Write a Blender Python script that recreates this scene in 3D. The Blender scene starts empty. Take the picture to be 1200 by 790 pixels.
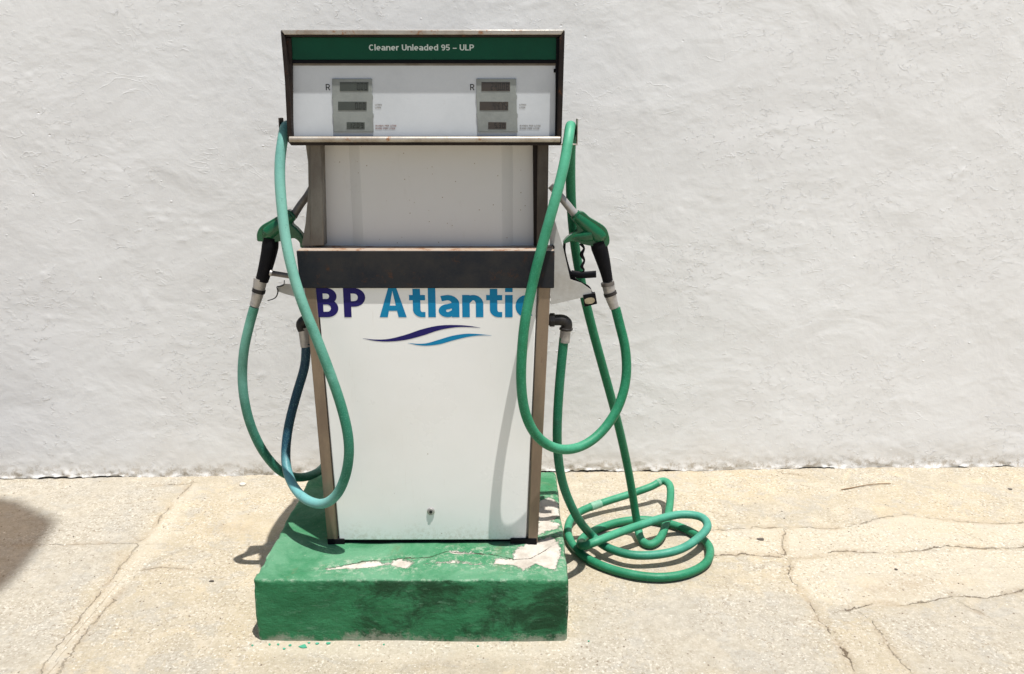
import bpy, bmesh, math, random
import numpy as np
from mathutils import Vector, Matrix

sc = bpy.context.scene
COL = sc.collection
random.seed(5)

# ------------------------------------------------------------------ camera
CAM_H, PITCH, FPX = 1.6, math.radians(14.57), 1000.0      # FPX: focal length in pixels of the 1200 px wide photo
cd = bpy.data.cameras.new('camera'); cam = bpy.data.objects.new('camera', cd); COL.objects.link(cam)
cd.sensor_width = 36; cd.lens = 30; cd.clip_start = 0.05; cd.clip_end = 500
cam.location = (0, 0, CAM_H); cam.rotation_euler = (math.radians(90) - PITCH, 0, 0)
sc.camera = cam

# ------------------------------------------------------------------ light
SUN_TO = Vector((0.16, -0.185, 1.0)).normalized()           # direction towards the sun
w = bpy.data.worlds.new('World'); sc.world = w; w.use_nodes = True
nt = w.node_tree; bg = nt.nodes['Background']
sky = nt.nodes.new('ShaderNodeTexSky'); sky.sky_type = 'NISHITA'; sky.sun_disc = False
sky.sun_elevation = math.asin(SUN_TO.z); sky.sun_rotation = math.atan2(SUN_TO.x, SUN_TO.y)
sky.dust_density = 1.0
nt.links.new(sky.outputs[0], bg.inputs[0]); bg.inputs[1].default_value = 0.075
sl = bpy.data.lights.new('sun', 'SUN'); so = bpy.data.objects.new('sun', sl); COL.objects.link(so)
sl.energy = 5.0; sl.angle = math.radians(0.53); sl.color = (1.0, 0.975, 0.935)
so.rotation_euler = SUN_TO.to_track_quat('Z', 'Y').to_euler(); so.location = (3, -3, 12)
sc.view_settings.view_transform = 'Standard'; sc.view_settings.look = 'None'
sc.view_settings.exposure = 0.21; sc.view_settings.gamma = 1; sc.view_settings.use_curve_mapping = False

# ------------------------------------------------------------------ measuring helpers (photo survey -> metres)
CP, SP = math.cos(PITCH), math.sin(PITCH)
def ray(px, py):
    v = (395 - py) / FPX
    return Vector(((px - 600) / FPX, CP + v * SP, -SP + v * CP))
def P(px, py, Y):
    d = ray(px, py); return Vector((0, 0, CAM_H)) + d * (Y / d.y)
def G(px, py, z=0.0):
    d = ray(px, py); return Vector((0, 0, CAM_H)) + d * ((z - CAM_H) / d.z)
def crop(ox, oy, s, pts): return [(ox + x / s, oy + y / s) for x, y in pts]

# ------------------------------------------------------------------ node helpers
class N:
    def __init__(s, name):
        s.m = bpy.data.materials.new(name); s.m.use_nodes = True
        s.t = s.m.node_tree; s.b = s.t.nodes['Principled BSDF']
        s.co = s.t.nodes.new('ShaderNodeTexCoord').outputs['Object']
    def put(s, v, sock):
        if isinstance(v, (int, float)): sock.default_value = v
        elif isinstance(v, tuple):
            sock.default_value = v if len(v) == len(sock.default_value) else (*v, 1)
        else: s.t.links.new(v, sock)
    def scale(s, v, co=None):
        n = s.t.nodes.new('ShaderNodeMapping'); s.put(co or s.co, n.inputs[0]); n.inputs['Scale'].default_value = v
        return n.outputs[0]
    def noise(s, scale, detail=6, rough=.6, co=None, dist=0.0, typ=None):
        n = s.t.nodes.new('ShaderNodeTexNoise'); s.put(co or s.co, n.inputs['Vector'])
        n.inputs['Scale'].default_value = scale; n.inputs['Detail'].default_value = detail
        n.inputs['Roughness'].default_value = rough; n.inputs['Distortion'].default_value = dist
        return n.outputs[0]
    def vor(s, scale, co=None, feat='F1', rnd=1.0):
        n = s.t.nodes.new('ShaderNodeTexVoronoi'); n.feature = feat; s.put(co or s.co, n.inputs['Vector'])
        n.inputs['Scale'].default_value = scale; n.inputs['Randomness'].default_value = rnd
        return n
    def attr(s, name):
        n = s.t.nodes.new('ShaderNodeAttribute'); n.attribute_name = name; return n.outputs['Fac']
    def ramp(s, v, lo, hi, a=0.0, b=1.0):
        n = s.t.nodes.new('ShaderNodeMapRange'); n.interpolation_type = 'SMOOTHSTEP'
        s.put(v, n.inputs[0]); n.inputs[1].default_value = lo; n.inputs[2].default_value = hi
        n.inputs[3].default_value = a; n.inputs[4].default_value = b; return n.outputs[0]
    def math(s, op, a, b=0.0):
        n = s.t.nodes.new('ShaderNodeMath'); n.operation = op; s.put(a, n.inputs[0]); s.put(b, n.inputs[1]); return n.outputs[0]
    def mix(s, f, a, b):
        n = s.t.nodes.new('ShaderNodeMix'); n.data_type = 'RGBA'
        s.put(f, n.inputs[0]); s.put(a, n.inputs[6]); s.put(b, n.inputs[7]); return n.outputs[2]
    def normal_z(s):
        n = s.t.nodes.new('ShaderNodeNewGeometry'); x = s.t.nodes.new('ShaderNodeSeparateXYZ')
        s.t.links.new(n.outputs['Normal'], x.inputs[0]); return x.outputs[2]
    def axis(s, k):
        x = s.t.nodes.new('ShaderNodeSeparateXYZ'); s.t.links.new(s.co, x.inputs[0]); return x.outputs[k]
    def bump(s, h, dist, strength=1.0, prev=None):
        n = s.t.nodes.new('ShaderNodeBump'); s.put(h, n.inputs['Height'])
        n.inputs['Distance'].default_value = dist; n.inputs['Strength'].default_value = strength
        if prev: s.t.links.new(prev, n.inputs['Normal'])
        return n.outputs[0]
    def out(s, col, rough=.6, metal=0.0, normal=None, spec=.5):
        s.put(col, s.b.inputs['Base Color']); s.put(rough, s.b.inputs['Roughness']); s.put(metal, s.b.inputs['Metallic'])
        s.b.inputs['Specular IOR Level'].default_value = spec
        if normal: s.t.links.new(normal, s.b.inputs['Normal'])
        return s.m

def worn(name, base, dirt, rust=None, sc1=9, amount=(.45, .7), rough=.5, metal=0.0, rust_at=(.62, .72), bump=.0004, spec=.5, stretch=(1, 1, 1)):
    n = N(name); co = n.scale(stretch)
    a = n.noise(sc1, 8, .65, co); c = n.mix(n.ramp(a, *amount), base, dirt)
    f = n.noise(220, 3, .6); c = n.mix(n.ramp(f, .35, .75, 0, .25), c, dirt)
    if rust: c = n.mix(n.ramp(n.noise(sc1 * 2.6, 9, .75, n.scale(stretch)), *rust_at), c, rust)
    r = n.ramp(a, .3, .7, rough - .08, rough + .15)
    return n.out(c, r, metal, n.bump(n.noise(90, 6, .7), bump), spec)

# ------------------------------------------------------------------ materials
def mat_wall():
    n = N('white_limewash')
    big = n.noise(1.1, 5, .55); c = n.mix(n.ramp(big, .3, .7), (.825, .82, .81), (.86, .858, .85))
    c = n.mix(n.ramp(n.noise(5, 7, .65), .52, .8, 0, .45), c, (.79, .78, .765))
    zz = n.axis(2)
    lowg = n.math('MULTIPLY', n.ramp(zz, .01, .09, 1, 0), n.ramp(n.noise(30, 9, .8), .47, .60))
    c = n.mix(n.math('MULTIPLY', lowg, .75), c, (.42, .36, .28))
    c = n.mix(n.math('MULTIPLY', n.ramp(n.math('ADD', zz, n.math('MULTIPLY', n.noise(3, 6, .7), .5)), .30, .42, 1, 0), .16), c, (.60, .53, .43))
    nm = n.bump(n.noise(3.0, 4, .5, n.scale((1, 1, 1.1)), .4), .011)
    nm = n.bump(n.noise(14, 5, .55, n.scale((1, 1, 1.1)), .5), .0014, prev=nm)
    nm = n.bump(n.noise(9, 8, .6, n.scale((1, 1, 1.1)), .3), .0013, prev=nm)
    # sparse trowel crumbs and chips, in clusters
    msk = n.ramp(n.noise(2.6, 5, .65), .45, .60, .03, 1)
    ch = n.ramp(n.noise(36, 7, .7, n.scale((.8, 1, 1.3)), .9), .54, .68)
    nm = n.bump(n.math('MULTIPLY', ch, msk), .0015, prev=nm)
    rg = n.noise(5.0, 3, .5, n.scale((1, 1, 1.7)), .5)
    rl = n.ramp(n.math('ABSOLUTE', n.math('SUBTRACT', rg, .5)), 0, .012, 1, 0)
    nm = n.bump(n.math('MULTIPLY', rl, n.ramp(n.noise(3.1, 4, .6, n.scale((1.1, 1, 1))), .54, .66)), .0005, prev=nm)
    v = n.vor(30, n.scale((1, 1, 1.3))); hs = n.t.nodes.new('ShaderNodeSeparateColor'); n.t.links.new(v.outputs['Color'], hs.inputs[0])
    pit = n.math('MULTIPLY', n.ramp(v.outputs['Distance'], .05, .20, 1, 0), n.ramp(hs.outputs[0], .975, .985))
    nm = n.bump(n.math('SUBTRACT', n.math('MULTIPLY', pit, n.ramp(hs.outputs[1], .3, .7, -1, 1)), 0), .0025, prev=nm)
    nm = n.bump(n.noise(120, 4, .6), .00032, prev=nm)
    return n.out(c, .85, normal=nm, spec=.2)

def mat_mortar():
    n = N('dark_mortar'); return n.out(n.mix(n.noise(60), (.13, .11, .08), (.26, .21, .15)), .95, normal=n.bump(n.noise(80), .002))

def mat_ground():
    n = N('old_concrete')
    a = n.noise(1.7, 8, .62, None, .3); b = n.noise(9, 9, .72)
    c = n.mix(n.ramp(a, .38, .62), (.48, .405, .285), (.42, .37, .285))
    c = n.mix(n.ramp(b, .44, .66), c, (.525, .46, .355))
    c = n.mix(n.ramp(n.noise(4.5, 7, .7, None, .8), .54, .68, 0, .6), c, (.365, .33, .27))
    c = n.mix(n.ramp(n.noise(60, 8, .85), .52, .64, 0, .62), c, (.30, .25, .185))
    c = n.mix(n.ramp(n.noise(45, 8, .85, n.scale((1.1, 1.1, 1))), .51, .62, 0, .6), c, (.575, .515, .41))
    pt = n.ramp(n.noise(6.5, 9, .72, None, .5), .53, .57, 0, .55); c = n.mix(pt, c, n.mix(n.ramp(n.noise(50, 7, .8), .4, .6), (.36, .33, .28), (.46, .43, .37)))
    c = n.mix(n.ramp(n.noise(5.2, 9, .72, n.scale((1.2, .9, 1)), .5), .56, .60, 0, .5), c, (.56, .47, .33))
    # smooth cement fills and grey worn slabs, each with its own outline
    sm = n.math('ADD', n.attr('smooth_fill'), n.math('MULTIPLY', n.math('SUBTRACT', n.noise(9, 9, .8), .5), .22))
    smf = n.ramp(sm, -.02, .02, 1, 0)
    c = n.mix(n.math('MULTIPLY', smf, .5), c, n.mix(b, (.44, .395, .32), (.495, .445, .35)))
    gr = n.math('ADD', n.attr('grey_slab'), n.math('MULTIPLY', n.math('SUBTRACT', n.noise(6, 7, .75), .5), .35))
    c = n.mix(n.ramp(gr, -.08, .06, .55, 0), c, n.mix(n.ramp(n.noise(26, 8, .8), .36, .64), (.33, .305, .265), (.50, .47, .41)))
    # white lime specks, dark grit
    v = n.vor(55); sp = n.ramp(v.outputs['Distance'], .13, .22, 1, 0)
    hs = n.t.nodes.new('ShaderNodeSeparateColor'); n.t.links.new(v.outputs['Color'], hs.inputs[0])
    c = n.mix(n.math('MULTIPLY', sp, n.ramp(hs.outputs[0], .90, .93)), c, (.64, .60, .53))
    c = n.mix(n.math('MULTIPLY', sp, n.ramp(hs.outputs[1], .91, .93)), c, (.15, .11, .08))
    g1 = n.noise(95, 4, .6); g2_ = n.noise(70, 4, .65, n.scale((1.2, 1, 1)))
    gm = n.ramp(n.noise(2.6, 5, .7), .40, .58, .25, 1)
    c = n.mix(n.math('MULTIPLY', n.ramp(g1, .55, .63), n.math('MULTIPLY', gm, .8)), c, (.68, .63, .54))
    c = n.mix(n.math('MULTIPLY', n.ramp(g2_, .44, .37), n.math('MULTIPLY', gm, .75)), c, (.27, .22, .16))
    v2 = n.vor(150); sp2 = n.ramp(v2.outputs['Distance'], .2, .35, 1, 0)
    hs2 = n.t.nodes.new('ShaderNodeSeparateColor'); n.t.links.new(v2.outputs['Color'], hs2.inputs[0])
    fine = n.ramp(n.noise(3.1, 4, .6), .42, .6, .15, 1)
    c = n.mix(n.math('MULTIPLY', n.math('MULTIPLY', sp2, n.ramp(hs2.outputs[0], .84, .88)), fine), c, (.27, .225, .17))
    c = n.mix(n.math('MULTIPLY', n.math('MULTIPLY', sp2, n.ramp(hs2.outputs[1], .88, .92)), .7), c, (.65, .61, .54))
    # brown dirt drift and stains
    st = n.math('ADD', n.attr('stain'), n.math('MULTIPLY', n.math('SUBTRACT', n.noise(11, 7, .75), .5), .09))
    c = n.mix(n.math('MULTIPLY', n.ramp(st, -.10, .03, .42, 0), n.ramp(n.noise(17, 8, .8), .36, .60)), c, (.27, .195, .12))
    # cracks
    wob = n.math('ADD', n.math('MULTIPLY', n.math('SUBTRACT', n.noise(11, 7, .75), .5), .075), n.math('MULTIPLY', n.math('SUBTRACT', n.noise(60, 3, .7), .5), .006))
    cs = n.math('ABSOLUTE', n.math('ADD', n.attr('crack'), wob))
    wid = n.ramp(n.noise(6.5, 7, .75), .36, .64, -.0022, .0040)
    cm = n.ramp(n.math('SUBTRACT', cs, wid), -.0004, .0014, 1, 0)
    cf = n.ramp(n.math('SUBTRACT', n.math('ABSOLUTE', n.math('ADD', n.attr('faint'), wob)), n.ramp(n.noise(5, 5), .40, .58, -.001, .0016)), -.0003, .0012, 1, 0)
    halo = n.math('MULTIPLY', n.ramp(n.math('MINIMUM', cs, n.math('ADD', n.math('ABSOLUTE', n.attr('faint')), .004)), .002, .035, .45, 0), n.ramp(n.noise(9, 6, .7), .4, .6))
    c = n.mix(halo, c, (.33, .25, .16))
    c = n.mix(n.math('MULTIPLY', n.math('MULTIPLY', cf, .5), n.ramp(n.noise(4.7, 7, .75), .44, .60)), c, (.22, .165, .11)); c = n.mix(n.math('MULTIPLY', cm, n.ramp(n.noise(4, 6, .7), .3, .6, .45, .85)), c, (.12, .085, .055))
    rough_amt = n.math('SUBTRACT', 1.0, n.math('MULTIPLY', smf, .6))
    nm = n.bump(n.math('MULTIPLY', n.math('SUBTRACT', n.noise(26, 9, .78), .5), rough_amt), .007)
    nm = n.bump(n.math('MULTIPLY', n.math('SUBTRACT', n.noise(150, 5, .75), .5), rough_amt), .0020, prev=nm)
    nm = n.bump(n.math('SUBTRACT', 1.0, n.math('MAXIMUM', cm, cf)), .004, prev=nm)
    return n.out(c, .93, normal=nm, spec=.15)

def mat_island():
    n = N('green_painted_concrete')
    a = n.noise(5, 8, .65); c = n.mix(n.ramp(a, .3, .7), (.028, .165, .068), (.048, .220, .100))
    c = n.mix(n.ramp(n.noise(30, 8, .75), .58, .78, 0, .6), c, (.13, .32, .19))
    top = n.ramp(n.normal_z(), .4, .8)
    side = n.math('SUBTRACT', 1.0, top)
    # mould and oil staining on the upright faces
    mo = n.math('MULTIPLY', n.ramp(n.noise(7.0, 9, .72, n.scale((1, 1, 1.3)), .5), .42, .60), n.ramp(n.math('ADD', n.axis(0), n.math('MULTIPLY', n.noise(4), .4)), -.52, -.20, .12, 1))
    c = n.mix(n.math('MULTIPLY', n.math('MULTIPLY', mo, side), .78), c, (.014, .034, .016))
    c = n.mix(n.math('MULTIPLY', n.math('MULTIPLY', n.ramp(n.noise(16, 9, .8, n.scale((.35, .35, 1.6))), .60, .68), side), .6), c, (.02, .06, .03))
    # paint worn off along the foot
    ft = n.math('ADD', n.axis(2), n.math('MULTIPLY', n.math('SUBTRACT', n.noise(9, 9, .8), .5), .19))
    c = n.mix(n.math('MULTIPLY', n.ramp(ft, -.002, .028, .8, 0), side), c, (.33, .34, .27))
    # dust on top
    c = n.mix(n.math('MULTIPLY', n.ramp(n.noise(3.6, 8, .7, None, .6), .36, .60, 0.08, .75), top), c, (.15, .33, .20))
    bs_ = n.math('MULTIPLY', n.ramp(n.noise(4.7, 8, .75, None, .5), .55, .66, 0, .5), top); c = n.mix(bs_, c, (.17, .16, .08))
    c = n.mix(n.math('MULTIPLY', n.ramp(n.noise(26, 9, .85, n.scale((.5, .5, 2.2))), .56, .63, 0, .55), side), c, (.13, .27, .17))
    c = n.mix(n.math('MULTIPLY', n.ramp(n.noise(60, 6, .8), .60, .70, 0, .6), top), c, (.42, .50, .36))
    # worn arris
    ar = n.math('MULTIPLY', n.ramp(n.attr('edge'), .0, .012, 1, 0), n.ramp(n.noise(45, 7, .8), .47, .60))
    c = n.mix(n.math('MULTIPLY', ar, .6), c, (.38, .48, .36))
    bs = n.math('ADD', n.attr('bare'), n.math('ADD', n.math('MULTIPLY', n.math('SUBTRACT', n.noise(16, 9, .85), .5), .05), n.math('MULTIPLY', n.math('SUBTRACT', n.noise(60, 8, .85), .5), .060)))
    bf = n.ramp(bs, -.002, .001, 1, 0)
    bc = n.mix(n.ramp(n.noise(12, 8, .7), .4, .65), (.62, .57, .50), (.44, .39, .33))
    c = n.mix(n.math('MULTIPLY', n.math('MULTIPLY', n.ramp(n.attr('bare'), 0, .07, 1, 0), n.ramp(n.noise(48, 9, .85), .50, .58)), .75), c, (.42, .46, .36))
    c = n.mix(bf, c, bc)
    wob = n.math('MULTIPLY', n.math('SUBTRACT', n.noise(45, 5, .7), .5), .012)
    ck = n.ramp(n.math('SUBTRACT', n.math('ABSOLUTE', n.math('ADD', n.attr('crack'), wob)), n.ramp(n.noise(12), .4, .65, .0004, .002)), 0, .001, 1, 0)
    c = n.mix(n.math('MULTIPLY', ck, .9), c, (.05, .035, .02))
    nm = n.bump(n.noise(18, 9, .7, n.scale((1, 1, 1.7))), .011)
    nm = n.bump(n.noise(130, 5, .75), .0016, prev=nm)
    nm = n.bump(n.math('SUBTRACT', 1.0, bf), .0015, prev=nm); nm = n.bump(n.math('SUBTRACT', 1.0, ck), .004, prev=nm)
    return n.out(c, n.ramp(bf, 0, 1, .68, .92), normal=nm, spec=.13)

def mat_hose(name, fresh, bleached, blue):
    n = N(name)
    up = n.ramp(n.normal_z(), -.6, .9, -.16, .16)
    a = n.math('ADD', n.math('ADD', n.math('MULTIPLY', n.math('SUBTRACT', n.noise(5, 8, .75), .5), 1.1), up), n.attr('bleach_shade'))
    c = n.mix(n.ramp(a, .0, 1.0), fresh, bleached)
    c = n.mix(n.attr('blue'), c, n.mix(n.ramp(a, 0, .9), blue, (.13, .36, .40)))  # the blue tint also carries shade painted on the left elbow limb
    c = n.mix(n.ramp(n.noise(55, 7, .8), .58, .70, 0, .6), c, (.02, .045, .04))
    c = n.mix(n.math('MULTIPLY', n.ramp(n.noise(14, 6, .8), .58, .68), .35), c, (.04, .07, .06))
    c = n.mix(n.ramp(n.noise(260, 3), .5, .75, 0, .35), c, bleached)
    return n.out(c, n.ramp(n.noise(12), .3, .7, .34, .58), normal=n.bump(n.noise(120, 6, .75), .0009), spec=.28)

M = {}
M['wall'] = mat_wall(); M['mortar'] = mat_mortar(); M['ground'] = mat_ground(); M['island'] = mat_island()
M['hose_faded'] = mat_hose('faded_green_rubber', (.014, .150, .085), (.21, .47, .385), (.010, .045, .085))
M['hose'] = mat_hose('green_rubber', (.006, .145, .062), (.10, .42, .26), (.02, .10, .12))
n_ = N('white_enamel'); c_ = n_.mix(n_.ramp(n_.noise(1.6, 7, .65), .4, .75), (.83, .83, .81), (.79, .785, .755))
c_ = n_.mix(n_.math('MULTIPLY', n_.ramp(n_.math('ADD', n_.axis(2), n_.math('MULTIPLY', n_.noise(9, 8, .75), .16)), .30, .37, .5, 0), n_.ramp(n_.noise(60, 7, .8), .42, .62)), c_, (.52, .47, .38))
c_ = n_.mix(n_.math('MULTIPLY', n_.ramp(n_.noise(28, 6, .75, n_.scale((5, 1, .35))), .60, .72), .18), c_, (.55, .50, .42))
v_ = n_.vor(26); h_ = n_.t.nodes.new('ShaderNodeSeparateColor'); n_.t.links.new(v_.outputs['Color'], h_.inputs[0])
c_ = n_.mix(n_.math('MULTIPLY', n_.ramp(v_.outputs['Distance'], .02, .07, .8, 0), n_.ramp(h_.outputs[0], .86, .88)), c_, (.25, .17, .10))
n_.out(c_, n_.ramp(n_.noise(3, 6, .7), .3, .7, .24, .40), normal=n_.bump(n_.noise(2.5, 3, .5), .0025)); M['panel'] = n_.m
M['cabinet'] = worn('grey_cabinet_paint', (.42, .41, .38), (.30, .26, .21), (.16, .08, .04), 6, (.4, .7), .5)
def mat_recess():
    n = N('speckled_cream_enamel')
    c = n.mix(n.noise(3, 4), (.66, .66, .665), (.60, .59, .565))
    v = n.vor(70); hs = n.t.nodes.new('ShaderNodeSeparateColor'); n.t.links.new(v.outputs['Color'], hs.inputs[0])
    c = n.mix(n.math('MULTIPLY', n.ramp(v.outputs['Distance'], .06, .16, 1, 0), n.ramp(hs.outputs[0], .82, .85)), c, (.30, .23, .15))
    c = n.mix(n.ramp(n.noise(10, 8, .8, n.scale((1, 1, .3))), .56, .76, 0, .35), c, (.38, .33, .27))
    return n.out(c, .45, normal=n.bump(n.noise(6, 3), .002))
M['recess'] = mat_recess()
M['trim'] = worn('tarnished_steel_trim', (.255, .195, .14), (.19, .14, .10), (.11, .06, .035), 14, (.35, .7), .42, .45, stretch=(1, 1, .25))
M['post'] = worn('dusty_grey_post', (.20, .185, .16), (.13, .11, .09), (.09, .05, .03), 14, (.35, .7), .5, .1, stretch=(1, 1, .4))
M['post_rusty'] = worn('rust_brown_post', (.09, .075, .06), (.06, .045, .035), (.10, .04, .018), 12, (.3, .6), .6, .1, stretch=(1, 1, .4))
M['band'] = worn('scuffed_charcoal_band', (.010, .013, .019), (.030, .028, .027), (.060, .027, .013), 7, (.35, .7), .55, 0, (.56, .70), spec=.2)
M['ledge'] = worn('rusty_ledge', (.36, .25, .16), (.40, .33, .27), (.24, .10, .04), 8, (.3, .7), .7, 0, (.5, .62))
M['frame'] = worn('weathered_dark_steel', (.014, .011, .010), (.036, .026, .021), (.085, .033, .014), 10, (.4, .7), .55, .0, (.58, .68), spec=.15, stretch=(1, 1, 1))
M['lip'] = worn('bare_steel_lip', (.46, .43, .38), (.30, .25, .20), (.30, .13, .05), 11, (.4, .68), .38, .35, (.56, .68))
M['black'] = worn('black_rubber', (.004, .004, .006), (.009, .009, .010), None, 18, (.4, .7), .6, spec=.12)
M['blacksteel'] = worn('dark_pipe_fitting', (.010, .010, .011), (.035, .031, .028), (.07, .04, .025), 22, (.4, .7), .4, .1, spec=.3)
M['alu'] = worn('dull_aluminium', (.44, .42, .40), (.30, .285, .27), (.20, .18, .16), 26, (.4, .7), .45, .5, (.62, .72))
M['spout'] = worn('dirty_spout_metal', (.17, .155, .14), (.11, .095, .085), (.08, .05, .04), 22, (.4, .7), .45, .4)
M['nozzle'] = worn('green_nozzle_plastic', (.007, .105, .042), (.010, .075, .034), (.008, .030, .016), 14, (.4, .7), .25, 0, (.66, .74))
M['holder'] = worn('pale_holder_sheet', (.50, .50, .48), (.38, .36, .32), (.20, .13, .08), 9, (.4, .72), .5, 0, (.66, .76))
M['brass'] = worn('brass_plate', (.42, .37, .26), (.25, .21, .14), None, 60, rough=.4, metal=.5)
M['banner'] = worn('green_banner', (.002, .070, .036), (.003, .056, .030), None, 5, (.4, .7), .4, spec=.2, bump=.00005)
M['display'] = worn('pale_grey_display_sheet', (.60, .63, .66), (.53, .56, .585), (.48, .49, .49), 5, (.4, .75), .35, 0, (.62, .8), bump=.00005)
M['module'] = worn('grey_green_display_housing', (.265, .285, .272), (.20, .215, .205), None, 16, (.4, .75), .35)
M['glassgrey'] = worn('lcd_glass', (.055, .065, .058), (.045, .052, .046), None, 25, (.4, .75), .3, bump=.00002)
M['glassbrown'] = worn('lcd_glass_brown', (.050, .040, .034), (.04, .032, .03), None, 25, (.4, .75), .3, bump=.00002)
M['ink'] = worn('black_ink', (.008, .009, .01), (.012, .012, .012), None, 40, rough=.5)
M['lcdink'] = worn('lcd_segment', (.008, .010, .009), (.010, .012, .010), None, 40, rough=.3)
M['redink'] = worn('faded_red_ink', (.30, .16, .14), (.2, .12, .1), None, 40, rough=.5)
M['greyink'] = worn('faded_grey_ink', (.22, .21, .20), (.28, .26, .24), None, 40, rough=.5)
M['bannerink'] = worn('pale_lettering', (.60, .68, .64), (.55, .62, .58), None, 40, rough=.4)
M['navy'] = worn('navy_vinyl', (.017, .012, .115), (.022, .018, .13), None, 20, rough=.5, spec=.15, bump=.00003)
M['cyan'] = worn('blue_vinyl', (.006, .20, .40), (.010, .23, .42), None, 20, rough=.5, spec=.15, bump=.00003)
M['stone'] = worn('pebble_stone', (.42, .37, .30), (.20, .16, .12), (.62, .58, .52), 40, (.3, .6), .8)
M['stone_dark'] = worn('dark_stone', (.10, .085, .07), (.06, .05, .04), None, 40, rough=.85)
M['stone_pale'] = worn('pale_stone', (.70, .65, .57), (.55, .50, .43), None, 40, rough=.85)
M['flake'] = worn('green_paint_flake', (.06, .33, .20), (.12, .42, .30), None, 60, rough=.5)
M['twig'] = worn('dry_twig', (.26, .17, .09), (.16, .10, .06), None, 30, rough=.8)
M['tape'] = worn('pale_tape', (.22, .42, .30), (.10, .25, .16), None, 60, rough=.6)
M['shade_caster'] = worn('shade_caster_white', (.6, .6, .58), (.5, .5, .48), None, 4, rough=.6)  # for the rope and posts of the added overhead net
n_ = N('added_tan_net'); n_.out(n_.mix(n_.noise(6), (.40, .30, .18), (.34, .25, .15)), .9)
tr = n_.t.nodes.new('ShaderNodeBsdfTransparent'); tr.inputs[0].default_value = (1.0, .68, .38, 1); ms = n_.t.nodes.new('ShaderNodeMixShader'); ms.inputs[0].default_value = .20  # tinted see-through share lightens and warms the shade of the added net
n_.t.links.new(n_.b.outputs[0], ms.inputs[1]); n_.t.links.new(tr.outputs[0], ms.inputs[2]); n_.t.links.new(ms.outputs[0], n_.t.nodes['Material Output'].inputs[0]); M['shade_caster_net'] = n_.m

# ------------------------------------------------------------------ object helpers
def smooth_obj(o, angle=35):
    me = o.data; me.shade_smooth()
    try: me.set_sharp_from_angle(angle=math.radians(angle))
    except Exception: pass
def link(name, me, mat=None, parent=None, smooth=False, bevel=0, seg=2):
    o = bpy.data.objects.new(name, me); COL.objects.link(o)
    if mat: me.materials.append(M[mat] if isinstance(mat, str) else mat)
    if smooth: smooth_obj(o)
    if bevel:
        b = o.modifiers.new('bevel', 'BEVEL'); b.width = bevel; b.segments = seg; b.limit_method = 'ANGLE'; b.angle_limit = math.radians(30)
        smooth_obj(o, 40)
    if parent:
        o.parent = parent; o.matrix_parent_inverse = Matrix.Translation(-world_loc(parent))
    return o
def world_loc(o):
    return Vector(o['_w']) if '_w' in o else Vector((0, 0, 0))
def thing(name, label, cat, loc, group=None):
    o = bpy.data.objects.new(name, None); COL.objects.link(o); o.location = loc; o.empty_display_size = .1
    o['_w'] = list(loc); o['label'] = label; o['category'] = cat
    if group: o['group'] = group
    return o
def tag(o, label, cat, kind=None, group=None):
    o['label'] = label
    if cat: o['category'] = cat
    if kind: o['kind'] = kind
    if group: o['group'] = group
    return o
class MB:
    def __init__(s): s.v = []; s.f = []
    def add(s, vs, fs):
        k = len(s.v); s.v += [tuple(v) for v in vs]; s.f += [[i + k for i in f] for f in fs]; return s
    def box(s, x0, x1, y0, y1, z0, z1):
        vs = [(x, y, z) for z in (z0, z1) for y in (y0, y1) for x in (x0, x1)]
        return s.add(vs, [(0, 2, 3, 1), (4, 5, 7, 6), (0, 1, 5, 4), (2, 6, 7, 3), (0, 4, 6, 2), (1, 3, 7, 5)])
    def prism(s, pts, y0, y1):
        """outline in x,z extruded from y0 (front) to y1 (back)"""
        n = len(pts); a = sum(pts[i][0] * pts[(i + 1) % n][1] - pts[(i + 1) % n][0] * pts[i][1] for i in range(n))
        if a < 0: pts = pts[::-1]
        vs = [(x, y0, z) for x, z in pts] + [(x, y1, z) for x, z in pts]
        fs = [list(range(n)), list(range(2 * n - 1, n - 1, -1))] + [(i, n + i, n + (i + 1) % n, (i + 1) % n) for i in range(n)]
        return s.add(vs, fs)
    def tube(s, pts, rad, n=12, caps=True, flat=(1, 1)):
        pts = [Vector(p) for p in pts]; m = len(pts)
        rad = rad if isinstance(rad, (list, tuple)) else [rad] * m
        t0 = (pts[1] - pts[0]).normalized(); u = t0.orthogonal().normalized()
        if flat != (1, 1):
            yv = Vector((0, 1, 0)); u = (yv - t0 * yv.dot(t0)).normalized()
        vs = []
        for i, p in enumerate(pts):
            t = (pts[min(i + 1, m - 1)] - pts[max(i - 1, 0)]).normalized()
            u = (u - t * u.dot(t)).normalized(); b = t.cross(u)
            for k in range(n):
                a = 2 * math.pi * k / n
                vs.append(p + (u * math.cos(a) * flat[0] + b * math.sin(a) * flat[1]) * rad[i])
        fs = [(i * n + k, i * n + (k + 1) % n, (i + 1) * n + (k + 1) % n, (i + 1) * n + k) for i in range(m - 1) for k in range(n)]
        if caps: fs += [list(range(n - 1, -1, -1)), list(range((m - 1) * n, m * n))]
        return s.add(vs, fs)
    def build(s, name, mat, parent=None, **kw):
        me = bpy.data.meshes.new(name); me.from_pydata(s.v, [], s.f); me.update()
        return link(name, me, mat, parent, **kw)
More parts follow.
